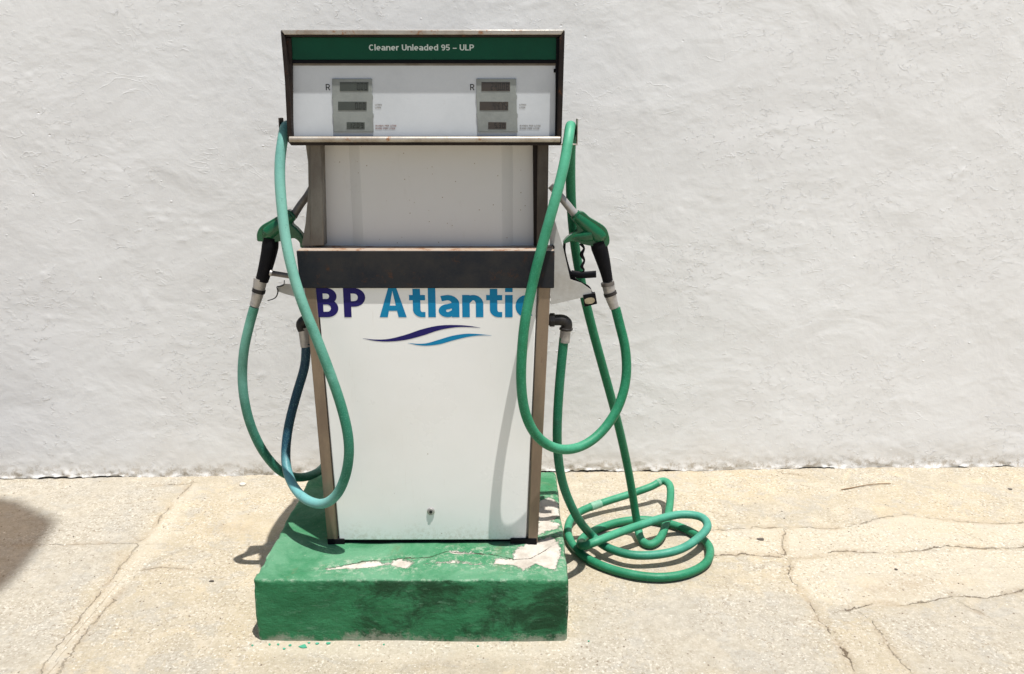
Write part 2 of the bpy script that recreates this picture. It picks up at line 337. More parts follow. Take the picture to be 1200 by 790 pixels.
def catmull(pts, per=10, al=.5):
    pts = [Vector(p) for p in pts]; out = []
    Q = [pts[0] * 2 - pts[1]] + pts + [pts[-1] * 2 - pts[-2]]
    for i in range(1, len(Q) - 2):
        p0, p1, p2, p3 = Q[i - 1:i + 3]
        t1 = (p1 - p0).length ** al; t2 = t1 + max((p2 - p1).length, 1e-5) ** al; t3 = t2 + max((p3 - p2).length, 1e-5) ** al
        for k in range(per):
            t = t1 + (t2 - t1) * k / per
            A1 = p0 * ((t1 - t) / t1) + p1 * (t / t1); A2 = p1 * ((t2 - t) / (t2 - t1)) + p2 * ((t - t1) / (t2 - t1))
            A3 = p2 * ((t3 - t) / (t3 - t2)) + p3 * ((t - t2) / (t3 - t2))
            B1 = A1 * ((t2 - t) / t2) + A2 * (t / t2); B2 = A2 * ((t3 - t) / (t3 - t1)) + A3 * ((t - t1) / (t3 - t1))
            out.append(B1 * ((t2 - t) / (t2 - t1)) + B2 * ((t - t1) / (t2 - t1)))
    out.append(pts[-1]); return out
def relax(pts, it=6):
    for _ in range(it):
        pts = [pts[0]] + [pts[i] * .5 + (pts[i - 1] + pts[i + 1]) * .25 for i in range(1, len(pts) - 1)] + [pts[-1]]
    return pts
def xz(pts, Y): return [(q.x, q.z) for q in (P(x, y, Y) for x, y in pts)]

# numpy value noise and distance fields
def vnoise(x, y, seed):
    xi = np.floor(x).astype(np.int64); yi = np.floor(y).astype(np.int64); fx = x - xi; fy = y - yi
    def h(a, b):
        n = (a * 374761393 + b * 668265263 + seed * 974634777) & 0xffffffff
        n = ((n ^ (n >> 13)) * 1274126177) & 0xffffffff
        return ((n ^ (n >> 16)) & 0xffff) / 65535.0
    fx = fx * fx * (3 - 2 * fx); fy = fy * fy * (3 - 2 * fy)
    return (h(xi, yi) * (1 - fx) + h(xi + 1, yi) * fx) * (1 - fy) + (h(xi, yi + 1) * (1 - fx) + h(xi + 1, yi + 1) * fx) * fy
def fbm(x, y, seed, o=4):
    r = 0; a = .5
    for k in range(o): r = r + a * (vnoise(x * 2 ** k + 17.3 * k, y * 2 ** k - 9.1 * k, seed + k) - .5) * 2; a *= .5
    return r
def dseg(x, y, lines, signed=False):
    d = np.full(x.shape, 9.0)
    for L in lines:
        for (ax, ay), (bx, by) in zip(L[:-1], L[1:]):
            ux, uy = bx - ax, by - ay; l2 = ux * ux + uy * uy + 1e-12
            t = np.clip(((x - ax) * ux + (y - ay) * uy) / l2, 0, 1)
            q = np.hypot(x - ax - t * ux, y - ay - t * uy)
            if signed: q = np.where(ux * (y - ay) - uy * (x - ax) > 0, q, -q); d = np.where(np.abs(q) < np.abs(d), q, d)
            else: d = np.minimum(d, q)
    return d
def dpoly(x, y, polys):
    d = np.full(x.shape, 9.0)
    for Q in polys:
        R = Q + [Q[0]]; q = dseg(x, y, [R]); ins = np.zeros(x.shape, bool)
        for (ax, ay), (bx, by) in zip(R[:-1], R[1:]):
            c = ((ay > y) != (by > y)); xx = ax + (y - ay) * (bx - ax) / ((by - ay) if by != ay else 1e-9)
            ins ^= c & (x < xx)
        d = np.minimum(d, np.where(ins, -q, q))
    return d
def grid_mesh(name, V, nu, nv, attrs=None):
    me = bpy.data.meshes.new(name); n = nu * nv
    i = np.arange(nu - 1)[:, None] * nv + np.arange(nv - 1)[None, :]
    F = np.stack([i, i + nv, i + nv + 1, i + 1], -1).reshape(-1, 4)
    me.vertices.add(n); me.vertices.foreach_set('co', V.reshape(-1).astype(np.float32))
    me.loops.add(F.size); me.loops.foreach_set('vertex_index', F.reshape(-1).astype(np.int32))
    me.polygons.add(len(F)); me.polygons.foreach_set('loop_start', np.arange(0, F.size, 4, dtype=np.int32))
    me.update(calc_edges=True); me.validate(); me.shade_smooth()
    for k, a in (attrs or {}).items():
        at = me.attributes.new(k, 'FLOAT', 'POINT'); at.data.foreach_set('value', a.reshape(-1).astype(np.float32))
    return me
def g2(pts, z=0.0): return [tuple(G(x, y, z)[:2]) for x, y in pts]

# ------------------------------------------------------------------ GROUND
R4 = lambda p: crop(800, 520, 2.925, p)
L3 = lambda p: crop(0, 500, 2.723, p)
cracks = [R4([(80,378),(230,375),(330,385),(430,385),(520,370),(560,365),(700,372),(800,365),(920,348),(1040,360),(1170,352),(1500,345)]),
          R4([(345,350),(360,390),(375,470),(430,530),(470,600),(520,660),(570,740),(600,790),(660,900)]),
          R4([(560,568),(640,550),(760,550),(830,540),(920,518),(1040,527),(1150,505),(1400,470)]),
          R4([(350,100),(430,112)]), L3([(460,190),(520,184),(600,180)])]
faint = [R4([(100,295),(250,285),(400,283),(520,290),(600,275),(700,250),(760,240),(900,262),(1050,272),(1400,265)]),
         R4([(350,290),(345,350)]), R4([(600,570),(660,620),(720,710),(790,790),(850,880)]),
         L3([(610,180),(540,260),(450,370),(360,480),(300,560),(200,680),(120,800)]),
         L3([(430,480),(330,590),(240,700),(180,800)]), L3([(-300,380),(0,378),(160,378),(350,372),(450,372)]),
         L3([(450,460),(520,450),(580,455)]), R4([(980,560),(1020,580)]), R4([(960,300),(1000,320)])]
smooth_polys = [R4([(60,298),(250,285),(400,283),(520,290),(600,275),(700,250),(760,240),(900,262),(1050,272),(1400,265),(1400,345),(1170,352),(1040,360),(920,348),(800,365),(700,372),(560,365),(430,385),(330,385),(230,375),(60,380)]),
                L3([(610,180),(540,260),(450,370),(360,480),(300,560),(200,680),(120,800),(190,800),(240,700),(330,590),(430,480),(520,372),(640,190)]),
                [(290,752),(675,750),(690,764),(640,772),(560,770),(470,776),(360,768),(290,764)],
                R4([(370,400),(520,390),(640,380),(800,375),(920,360),(1200,370),(1200,490),(1040,520),(920,510),(760,545),(560,560),(430,525),(385,460)])]
grey_polys = [[(-100,560),(210,560),(165,635),(110,690),(45,800),(-200,800)],
              [(690,690),(930,690),(990,800),(660,800)], [(1010,720),(1250,690),(1350,800),(1080,800)]]
stain_polys = [L3([(350,400),(430,390),(420,450),(340,480)]), [(470,765),(560,762),(575,785),(490,790)], L3([(640,310),(817,300),(817,350),(640,345)]),
               R4([(560,470),(760,440),(1000,460),(1100,480),(900,505),(760,540),(600,545)])]
def axis(dense0, dense1, step, far):
    a = [dense1]; s = step
    while a[-1] < far: s *= 1.35; a.append(a[-1] + s)
    b = [dense0]; s = step
    while b[-1] > -far: s *= 1.35; b.append(b[-1] - s)
    return np.array(sorted(b[1:]) + list(np.arange(dense0, dense1 - step / 2, step)) + a)
gx = axis(-2.6, 2.75, .009, 60); gy = axis(2.0, 3.8, .009, 60)
X, Yg = np.meshgrid(gx, gy, indexing='ij')
CR = [g2(c) for c in cracks]; FA = [g2(c) for c in faint]
dc = dseg(X, Yg, CR, True); df = dseg(X, Yg, FA, True)
ds = dpoly(X, Yg, [g2(p) for p in smooth_polys]); dg = dpoly(X, Yg, [g2(p) for p in grey_polys]); dt = dpoly(X, Yg, [g2(p) for p in stain_polys])
near = np.clip(1 - (np.maximum(np.abs(X) - 2.5, 0) + np.maximum(Yg - 3.7, 0) + np.maximum(2.0 - Yg, 0)) / 1.5, 0, 1)
rough = np.clip(.35 + ds * 12, .25, 1)
Z = (fbm(X * 1.3, Yg * 1.3, 3, 3) * .005 + fbm(X * 9, Yg * 9, 7, 3) * .0022 * rough) * near - .005 * np.exp(-(np.abs(dc) / .010) ** 2) * near - .002 * np.exp(-(np.abs(df) / .010) ** 2) * near
Z += .004 * np.exp(-np.maximum(0, 3.66 + .0305 * X - Yg) / .05) * np.clip(fbm(X * 7, Yg * 7, 31, 3) + .3, 0, 1)
me = grid_mesh('ground', np.stack([X, Yg, Z], -1), len(gx), len(gy), {'crack': dc, 'faint': df, 'smooth_fill': ds, 'grey_slab': dg, 'stain': dt})
tag(link('ground', me, 'ground'), 'pale cracked concrete forecourt with cement patches and grit', None, 'structure')

# ------------------------------------------------------------------ WALL
def wall_pt(u, z, d): # u along the wall, d out of it
    tx, ty = .99954, .0305
    return np.stack([u * tx + d * ty, 3.662 + u * ty - d * tx, z], -1)
ux = axis(-2.7, 2.8, .009, 14); uz = np.concatenate([[0, .003, .006, .010, .015, .021, .028, .036], np.arange(.045, 2.3, .009), np.linspace(2.35, 3.4, 12)])
U, Zw = np.meshgrid(ux, uz, indexing='ij')
rag = np.clip(fbm(U * 9, U * 0 + 3, 11, 5) * .022 + fbm(U * 50, U * 0 + 3, 12, 2) * .010 + fbm(U * 1.1, U * 0, 15, 2) * .010 + .003, .0015, .009) * np.clip(fbm(U * 2.0, U * 0 + 9, 19, 2) * 4 + .7, 0, 1)
Zr = Zw + rag * np.exp(-Zw / .03)
und = fbm(U * 1.4, Zw * 1.9, 21, 3) * .0022 + fbm(U * 5, Zw * 5.5, 41, 2) * .0007
ridg = np.clip(.12 - np.abs(fbm(U * 3.2 + fbm(U * 2, Zw * 2, 5, 2), Zw * 5.5, 51, 3)), 0, 1) / .12 * np.clip(fbm(U * 1.7, Zw * 1.7, 61, 2) * 3, 0, 1)
lump = np.clip(fbm(U * 17, Zw * 24, 71, 3) - .38, 0, 1) * np.clip(fbm(U * 2.5, Zw * 2.5, 81, 2) * 3 + .35, 0, 1)
foot = np.exp(-(Zw / .028)) * (.001 + .008 * fbm(U * 7, Zw * 12, 91, 4) + .016 * np.clip(fbm(U * 40, Zw * 50, 95, 3), -.15, 1)) * .8 + np.exp(-(Zw / .09)) * .005 * np.clip(fbm(U * 22, Zw * 30, 97, 3), 0, 1)
D = und + ridg * .0007 + lump * .0055 + foot
D = np.maximum(D, -.004)
me = grid_mesh('white_wall', wall_pt(U, Zr, D), len(ux), len(uz))
wall = link('white_wall', me, 'wall')
tag(wall, 'long whitewashed rough plaster wall behind the fuel pump', 'wall')
b = MB()
def wq(u, z, d): return tuple(wall_pt(np.array(float(u)), np.array(float(z)), np.array(float(d))))
vs = [wq(u, z, d) for d in (-.014, -.25) for z in (-.02, 3.39) for u in (-14, 14)]
b.add(vs, [(0, 1, 3, 2), (4, 6, 7, 5), (2, 3, 7, 6), (0, 2, 6, 4), (1, 5, 7, 3)])
b.build('wall_core', 'mortar', wall)

# ------------------------------------------------------------------ PUMP ISLAND (green plinth)
IX0, IX1, IY0, IY1, IH = -.800, .176, 2.357, 3.185, .215
def island():
    r = .010; step = .007
    def line(a, b):
        n = max(2, int(round((b - a) / step))); return list(np.linspace(a, b, n + 1))
    bm = bmesh.new(); L = bm.verts.layers.float
    lc, lb, le = L.new('crack'), L.new('bare'), L.new('edge')
    xs, ys, zs = line(IX0, IX1), line(IY0, IY1), line(-.01, IH)
    idx = {}
    def vert(i, j, k):
        if (i, j, k) not in idx: idx[(i, j, k)] = bm.verts.new((xs[i], ys[j], zs[k]))
        return idx[(i, j, k)]
    nx, ny, nz = len(xs) - 1, len(ys) - 1, len(zs) - 1
    for i in range(nx):
        for j in range(ny): bm.faces.new((vert(i, j, nz), vert(i + 1, j, nz), vert(i + 1, j + 1, nz), vert(i, j + 1, nz)))
    for k in range(nz):
        for i in range(nx):
            bm.faces.new((vert(i, 0, k), vert(i + 1, 0, k), vert(i + 1, 0, k + 1), vert(i, 0, k + 1)))
            bm.faces.new((vert(i, ny, k), vert(i, ny, k + 1), vert(i + 1, ny, k + 1), vert(i + 1, ny, k)))
        for j in range(ny):
            bm.faces.new((vert(0, j, k), vert(0, j, k + 1), vert(0, j + 1, k + 1), vert(0, j + 1, k)))
            bm.faces.new((vert(nx, j, k), vert(nx, j + 1, k), vert(nx, j + 1, k + 1), vert(nx, j, k + 1)))
    V = list(bm.verts); co = np.array([v.co[:] for v in V]); x, y, z = co.T
    T = lambda p: g2(p, IH)
    c8 = lambda p: T(crop(560, 480, 3.59, p)); c2 = lambda p: T(crop(450, 560, 3.436, p)); c1 = lambda p: T(crop(260, 560, 3.59, p))
    bare = [c8([(262,378),(300,368),(345,395),(352,440),(325,455),(300,470),(345,480),(340,500),(300,512),(250,528),(250,400)]),
            c2([(525,290),(620,250),(690,235),(715,300),(690,372),(650,360),(600,340),(520,325)]),
            c2([(450,318),(620,330),(600,352),(560,372),(520,350),(440,342)]), c2([(262,292),(430,298),(400,306),(280,302)]),
            c2([(20,345),(60,330),(130,340),(90,365),(50,362)]), c2([(160,345),(300,333),(420,350),(290,342)]),
            c1([(440,380),(530,362),(640,352),(700,366),(600,384),(520,382)])]
    ck = [c1([(440,376),(600,350),(720,345),(790,333)]) + c2([(90,322),(180,318),(250,293),(350,297),(430,303),(520,325),(590,322),(655,285)])]
    ds_ = dseg(x, y, ck, True); db = dpoly(x, y, bare)
    up = (z > IH - .02)
    ds_ = np.where(up, ds_, .5); db = np.where(up, db, .3 )
    # chips low on the front face
    db = np.where((z < IH - .02), .05 + .2 * np.hypot((x - .0) , (z) * 3), db)
    ex = np.minimum(x - IX0, IX1 - x); ey = np.minimum(y - IY0, IY1 - y); ez = IH - z
    edge = np.sort(np.stack([ex, ey, np.maximum(ez, 0)]), 0)[1]
    # round the arrises, roughen
    rr = .014 + .006 * fbm(x * 14 + z * 9, y * 14, 5, 3)
    cx = np.clip(x, IX0 + rr, IX1 - rr); cy = np.clip(y, IY0 + rr, IY1 - rr); cz = np.minimum(z, IH - rr)
    d = np.stack([x - cx, y - cy, z - cz], 1); ln = np.linalg.norm(d, axis=1)
    f = np.where(ln > 0, rr / np.maximum(ln, 1e-9), 1); 
    co2 = np.stack([cx, cy, cz], 1) + d * f[:, None]
    nrm = np.where(ln[:, None] > 0, d / np.maximum(ln, 1e-9)[:, None], 0)
    amp = fbm(x * 6 + z * 3, y * 6 + z * 6.1, 9, 4) * .006 + fbm(x * 30, y * 30 + z * 37, 13, 2) * .0012
    amp -= np.where(edge < .02, np.clip(fbm(x * 23, y * 23 + z * 20, 17, 3) - .25, 0, 1) * .016, 0)
    amp -= np.where(up, np.clip(-db, 0, .003) * .8, 0)
    amp -= .003 * np.exp(-(np.abs(ds_) / .006) ** 2)
    co2 += nrm * amp[:, None]
    # hairline in the raised rim: slab leans a little
    for v, c, a, bb, e in zip(V, co2, ds_, db, edge): v.co = c; v[lc] = a; v[lb] = bb; v[le] = e
    me = bpy.data.meshes.new('pump_island'); bm.to_mesh(me); bm.free(); me.shade_smooth()
    o = link('pump_island', me, 'island')
    tag(o, 'chipped green painted concrete plinth the pump stands on', 'plinth')
island()

# ------------------------------------------------------------------ lettering
def arc(cx, cy, rx, ry, a0, a1, n=14):
    return [(cx + rx * math.cos(math.radians(a0 + (a1 - a0) * i / n)), cy + ry * math.sin(math.radians(a0 + (a1 - a0) * i / n))) for i in range(n + 1)]
def glyph(c, wx, wy, X=.76):
    """strokes of one sans letter, cap height 1; returns (strokes, polygons, width)"""
    h, v = wx / 2, wy / 2; S = []; Q = []; W = .7
    def st(*p): S.append(list(p))
    if c in 'BPR':
        W = .76 if c != 'P' else .74; t = 1 - v; m = .53 if c == 'B' else (.36 + v if c == 'P' else .45)
        st((h, 0), (h, 1)); r = (t - m) / 2; rx = min(.26, r * 1.2); R = W - h - (.04 if c == 'B' else 0)
        st((h, t), *arc(R - rx, m + r, rx, r, 90, -90), (h, m))
        if c == 'B': r = (m - v) / 2; R = W - h; rx = .26; S.append([(h, m)] + arc(R - rx, v + r, rx, r, 90, -90) + [(h, v)])
        if c == 'R': Q.append([(.32, m), (.32 + wx * 1.15, m), (W + .04, 0), (W + .04 - wx * 1.2, 0)])
    elif c == 'A':
        W = .90; k = wx * 1.08
        Q += [[(0, 0), (k, 0), (W / 2 + .02, 1), (W / 2 - k / 2, 1)], [(W, 0), (W - k, 0), (W / 2 - .02, 1), (W / 2 + k / 2, 1)]]
        st((W * .25, .22 + v), (W * .75, .22 + v))
    elif c == 't':
        W = .53; x = .12 + h; st((x, 1 - .03), *arc(x + .18, .18 + v, .18, .18, 180, 270), (W, v)); st((0, X - v), (W, X - v))
    elif c == 'l': W = wx; st((h, 0), (h, 1.04))
    elif c == 'i': W = wx; st((h, 0), (h, X)); st((h, .86), (h, 1.05))
    elif c == 'a':
        W = .69; r = W - h
        st((.09, X - v - .035), *arc(r - .26, X - v - .22, .26, .22, 105, 0), (r, 0))
        st((r, .43), *arc(.30, .245 - .02, .30 - h, .225 - v, 90, 290), (r, .20))
    elif c in 'nr':
        W = .70 if c == 'n' else .45; st((h, 0), (h, X)); r = W - h
        if c == 'n': st((h, X - .25), *arc(r - .21, X - v - .22, .21, .22, 120, 0), (r, 0))
        else: st((h, X - .28), *arc(h + .26, X - v - .22, .24, .22, 160, 85), (W, X - v))
    elif c == 'c': W = .58; st(*arc(.36, X / 2, .36 - h, X / 2 - v, 55, 305)); 
    elif c == 'e': W = .70; st((h, X / 2), (W - h * .3, X / 2)); st(*arc(W / 2, X / 2, W / 2 - h, X / 2 - v, 0, 310, 24))
    elif c == 'd': W = .70; st((W - h, 0), (W - h, 1.03)); st(*arc(.35, X / 2, .35 - h, X / 2 - v, 60, 300, 20))
    elif c == 'C': W = .80; st(*arc(.42, .5, .42 - h, .5 - v, 45, 315, 22))
    elif c == 'U': W = .78; st((h, 1), *arc(W / 2, .36, W / 2 - h, .36 - v, 180, 360), (W - h, 1))
    elif c == 'L': W = .60; st((h, 1), (h, v), (W, v))
    elif c == 'I': W = wx; st((h, 0), (h, 1))
    elif c == 'T': W = .66; st((0, 1 - v), (W, 1 - v)); st((W / 2, 0), (W / 2, 1 - v))
    elif c == 'E': W = .62; st((W, 1 - v), (h, 1 - v), (h, v), (W, v)); st((h, .52), (W * .92, .52))
    elif c == 'N': W = .78; st((h, 0), (h, 1)); st((W - h, 0), (W - h, 1)); Q.append([(0, 1), (wx * 1.1, 1), (W, 0), (W - wx * 1.1, 0)])
    elif c == 'D': W = .76; st((h, v), (h, 1 - v), *arc(W - h - .32, .5, .32, .5 - v, 90, -90), (h, v))
    elif c == 'S': W = .66; st(*arc(.33, .74, .33 - h, .26 - v, 30, 270, 14), *arc(.33, .26, .33 - h, .26 - v, 90, -150, 14))
    elif c == '9': W = .64; st(*arc(.32, .68, .32 - h, .32 - v, 0, 360, 22)); st((W - h, .68), *arc(.30, .36, W - h - .30, .36 - v, 0, -130))
    elif c == '5': W = .64; st((W - .03, 1 - v), (h + .05, 1 - v), (h, .50), *arc(.33, .32, .31 - h + .02, .32 - v, 120, -150, 20))
    elif c == '–': W = .62; st((0, .36), (W, .36))
    elif c == ' ': W = .30
    return S, Q, W
def stroke_quads(pts, wx, wy):
    pts = [p for i, p in enumerate(pts) if i == 0 or math.hypot(p[0] - pts[i - 1][0], p[1] - pts[i - 1][1]) > 1e-6]
    closed = math.hypot(pts[0][0] - pts[-1][0], pts[0][1] - pts[-1][1]) < 1e-5
    if closed: pts = pts[:-1]
    n = len(pts); Lf = []; Rt = []
    for i, (x, y) in enumerate(pts):
        def nr(a, b):
            dx, dy = b[0] - a[0], b[1] - a[1]; l = math.hypot(dx, dy) or 1; return (-dy / l, dx / l)
        n1 = nr(pts[i - 1], pts[i]) if (i or closed) else None; n2 = nr(pts[i], pts[(i + 1) % n]) if (i < n - 1 or closed) else None
        a = n1 or n2; c = n2 or n1; mx, my = a[0] + c[0], a[1] + c[1]; l = math.hypot(mx, my) or 1; mx /= l; my /= l
        k = 1 / max(.45, mx * a[0] + my * a[1])
        ox, oy = mx * k * wx / 2, my * k * wy / 2; Lf.append((x + ox, y + oy)); Rt.append((x - ox, y - oy))
    m = n if closed else n - 1
    return Lf + Rt, [(i, n + i, n + (i + 1) % n, (i + 1) % n) for i in range(m)]
def lettering(name, text, x0, x1, zb, cap, Y, mat, parent, wx=.22, wy=.18, gap=.1, X=.76):
    """flat letters on a plane of constant depth; each stroke a hair in front of the last"""
    total = 0; items = []
    for c in text:
        S, Q, W = glyph(c, wx, wy, X); items.append((S, Q, total)); total += W + gap
    total -= gap; kx = (x1 - x0) / total; b = MB(); lay = 0
    for S, Q, off in items:
        for s in S:
            v, f = stroke_quads(s, wx, wy); lay += 1
            b.add([(x0 + (off + x) * kx, Y - .00004 * (lay % 5), zb + y * cap) for x, y in v], f)
        for q in Q:
            lay += 1; b.add([(x0 + (off + x) * kx, Y - .00004 * (lay % 5), zb + y * cap) for x, y in q], [list(range(len(q)))])
    o = b.build(name, mat, parent)
    bm = bmesh.new(); bm.from_mesh(o.data)
    for fc in bm.faces:
        fc.normal_update()
        if fc.normal.y > 0: fc.normal_flip()
    bm.to_mesh(o.data); bm.free(); return o

# ------------------------------------------------------------------ FUEL PUMP
YF = 2.585                                                # front plane of the cabinet
pump = thing('fuel_pump', 'old white and green petrol pump with two hoses and nozzles', 'fuel pump', (-.26, 2.8, .215))
zb = .232
# cabinet carcass, tapering towards the foot, narrower between ledge and head
XL0, XR0 = P(385, 635, YF).x, P(629.5, 635, YF).x
pl = P(358, 335, YF); pr = P(645, 335, YF); z_led = P(500, 288, 2.66).z
YR = 2.665
ul = P(363, 286, YR); ur = P(642, 286, YR); ulT = P(363.5, 168, YR); urT = P(642, 168, YR)
b = MB()
prof = [(XL0 + .004, zb), (XR0 - .004, zb), (pr.x - .004, pr.z), (pr.x - .004, z_led - .002), (pl.x + .004, z_led - .002), (pl.x + .004, pl.z)]
b.prism(prof, YF + .012, 3.05)
b.prism([(ul.x + .006, z_led - .001), (ur.x - .006, z_led - .001), (urT.x - .006, ulT.z + .02), (ulT.x + .006, ulT.z + .02)], YR + .014, 3.04)
b.build('cabinet', 'cabinet', pump, bevel=.004)
# recessed plinth under the door
MB().box(XL0 + .012, XR0 - .012, YF + .012, 3.03, .208, zb + .004).build('plinth', 'black', pump)
b = MB()
fa = P(598, 636, YF - .002); fb = P(629, 636, YF - .002)
b.box(fa.x, fb.x, YF - .006, YF + .03, .212, .236).build('foot', 'black', pump, bevel=.002)
fa = P(384, 636, YF); fb = P(404, 636, YF)
MB().box(fa.x, fb.x, YF - .004, YF + .03, .212, .234).build('foot', 'black', pump, bevel=.002)
# front door panel
fp = MB().prism(xz([(397.5, 633), (616.5, 632.5), (629.5, 336), (371.5, 336)], YF), YF, YF + .011).build('front_panel', 'panel', pump, bevel=.003)
# trims either side
for pts in ([(384, 636.5), (396, 636.5), (370, 336), (356.5, 336)], [(618.3, 636), (630, 636), (645.3, 336), (630.8, 336)]):
    MB().prism(xz(pts, YF - .003), YF - .003, YF + .05).build('side_trim', 'trim', pump, bevel=.003)
# lettering on the door
z_base = P(500, 371.8, YF).z; capw = P(500, 337.5, YF).z - z_base
X_ = lambda px, py=372, Y=YF: P(px, py, Y).x
lettering('navy_lettering', 'BP', X_(371), X_(429), z_base, capw, YF - .0006, 'navy', fp, .25, .19, .19)
lettering('blue_lettering', 'Atlantic', X_(445), X_(624.5), z_base, capw, YF - .0006, 'cyan', fp, .25, .18, .095)
def wave(top, bot, mat, name):
    t = catmull([(*p, 0) for p in top], 8); bo = catmull([(*p, 0) for p in bot], 8); n = len(t); b = MB()
    b.add([P(q.x, q.y, YF - .0006) for q in t] + [P(q.x, q.y, YF - .0006) for q in bo], [(i, n + i, n + i + 1, i + 1) for i in range(n - 1)])
    b.build(name, mat, fp)
wave([(425, 396.6), (440, 398.0), (455, 397.3), (475, 392.5), (495, 385.8), (515, 381.6), (535, 381), (550, 382), (563, 384.2)],
     [(425, 396.8), (440, 399.6), (455, 400.4), (475, 398.5), (495, 393.5), (515, 387.0), (535, 383.6), (550, 383.4), (563, 384.4)], 'navy', 'navy_wave')
wave([(478, 402), (490, 403), (500, 402.3), (515, 398.0), (530, 393.6), (545, 391.3), (555, 391.2), (565, 392), (576, 393.2)],
     [(478, 402.2), (490, 404.6), (500, 405.2), (515, 403.5), (530, 399.3), (545, 395.6), (555, 393.9), (565, 393.1), (576, 393.4)], 'cyan', 'blue_wave')
# lock
lk = P(505, 599, YF); b = MB()
b.tube([lk + Vector((0, .002, 0)), lk + Vector((0, -.004, 0)), lk + Vector((0, -.006, 0))], [.0125, .0125, .010], 20)
lo = b.build('lock', 'alu', fp, smooth=True)
MB().tube([lk + Vector((0, -.0062, 0)), lk + Vector((0, -.0085, 0))], .005, 14).build('keyhole', 'ink', fp, smooth=True)
# ledge and dark band
YB = YF - .010
bl, br = P(347, 294, YB), P(650, 294, YB); bb = P(500, 338, YB).z
b = MB().prism([(bl.x + .004, bb), (br.x, bb), (br.x, bl.z), (bl.x, bl.z)], YB, YB + .03)
band = b.build('band', 'band', pump, bevel=.003)
b = MB().prism([(bl.x + .002, bl.z - .012), (br.x - .002, bl.z - .012), (br.x - .002, bl.z + .0015), (bl.x + .002, bl.z + .0015)], YB + .002, YR + .02)
b.build('ledge', 'ledge', pump, bevel=.002)
z_led = bl.z + .0015
# upper panel in the recess: a raised centre with slanted returns
def ux_(px): return P(px, 230, YR).x
prof = [(ux_(376), YR + .008), (ux_(411), YR + .008), (ux_(424), YR - .006), (ux_(588), YR - .006), (ux_(601), YR + .008), (ux_(632), YR + .008)]
zt = P(500, 166, YR).z + .02; b = MB(); n = len(prof)
vs = [(x, y, z_led) for x, y in prof] + [(x, y, zt) for x, y in prof] 
b.add(vs + [(prof[-1][0], YR + .02, z_led), (prof[0][0], YR + .02, z_led), (prof[-1][0], YR + .02, zt), (prof[0][0], YR + .02, zt)],
      [(i, i + 1, n + i + 1, n + i) for i in range(n - 1)] + [(n - 1, 2 * n, 2 * n + 2, 2 * n - 1), (2 * n, 2 * n + 1, 2 * n + 3, 2 * n + 2), (2 * n + 1, 0, n, 2 * n + 3)])
b.build('upper_panel', 'recess', pump)
YP = 2.625
MB().prism(xz([(362.5, 168), (376.5, 168), (379.5, 288), (364, 288)], YP), YP, YR + .03).build('upper_post', 'post', pump, bevel=.003)
MB().prism(xz([(358, 168), (365, 168), (366, 288), (353.5, 288), (358, 262), (361.5, 222), (361, 190)], YP + .004), YP + .004, YP + .03).build('side_cheek', 'post', pump)
MB().prism(xz([(624.5, 168), (630.5, 168), (629.5, 288), (625.5, 288)], YP + .02), YP + .02, YR + .02).build('shadow_gap_strip', 'frame', pump)
MB().prism(xz([(630, 168), (643, 168), (641.5, 288), (629, 288)], YP), YP, YR + .03).build('upper_post', 'post_rusty', pump, bevel=.003)

# ---- display head
YH = 2.600                                                # face of the displays; the frame stands 32 mm proud
hl_t, hr_t, hl_b, hr_b = P(329.5, 36, YH - .03), P(661, 36, YH - .03), P(337.5, 168, YH - .03), P(658.5, 168, YH - .03)
head = MB().prism([(hl_b.x + .012, hl_b.z + .016), (hr_b.x - .012, hr_b.z + .016), (hr_t.x - .006, hr_t.z - .012), (hl_t.x + .006, hl_t.z - .012)], YH + .004, 3.05).build('display_head', 'frame', pump, bevel=.004)
def bar(name, pts, y0, y1, mat, bv=.003): return MB().prism(xz(pts, y0), y0, y1).build(name, mat, head, bevel=bv, seg=3)
YO = YH - .032
bar('frame_bar', [(328.5, 35.5), (334, 43), (339, 95), (342, 166), (337, 167), (333.5, 95)], YO, YH + .03, 'frame')
bar('frame_bar', [(341.8, 60), (342.6, 166), (338, 166), (334, 43), (340.5, 44)], YO + .014, YH + .02, 'frame')
bar('frame_bar', [(662, 35.5), (655.5, 43), (652.5, 166), (658, 168)], YO, YH + .03, 'frame')
bar('frame_bar', [(655.5, 44), (652, 44), (650.5, 166), (652.6, 166)], YO + .014, YH + .02, 'black', .001)
bar('frame_bar', [(328.5, 35.2), (662, 35.2), (656, 43.3), (335, 43.3)], YO + .006, YH + .06, 'frame')
b = MB(); a0, a1 = P(330, 37.5, YO), P(660.5, 37.5, YO)
b.prism(xz([(329.2, 35), (661.3, 35), (657.5, 40.6), (333, 40.6)], YO - .001), YO - .001, YO + .02).build('frame_lip', 'lip', head, bevel=.002)
c0, c1 = P(339.5, 163.3, YO), P(656.5, 163.3, YO)
MB().tube([c0, c1], .0085, 16).build('frame_lip', 'lip', head, smooth=True)
bar('frame_bar', [(337.5, 166), (658.5, 166), (657, 170.5), (341, 170.5)], YO + .004, YH + .07, 'frame', .002)
bar('frame_bar', [(338, 159.6), (657, 159.6), (657, 167), (338, 167)], YO + .010, YH + .05, 'frame', .002)
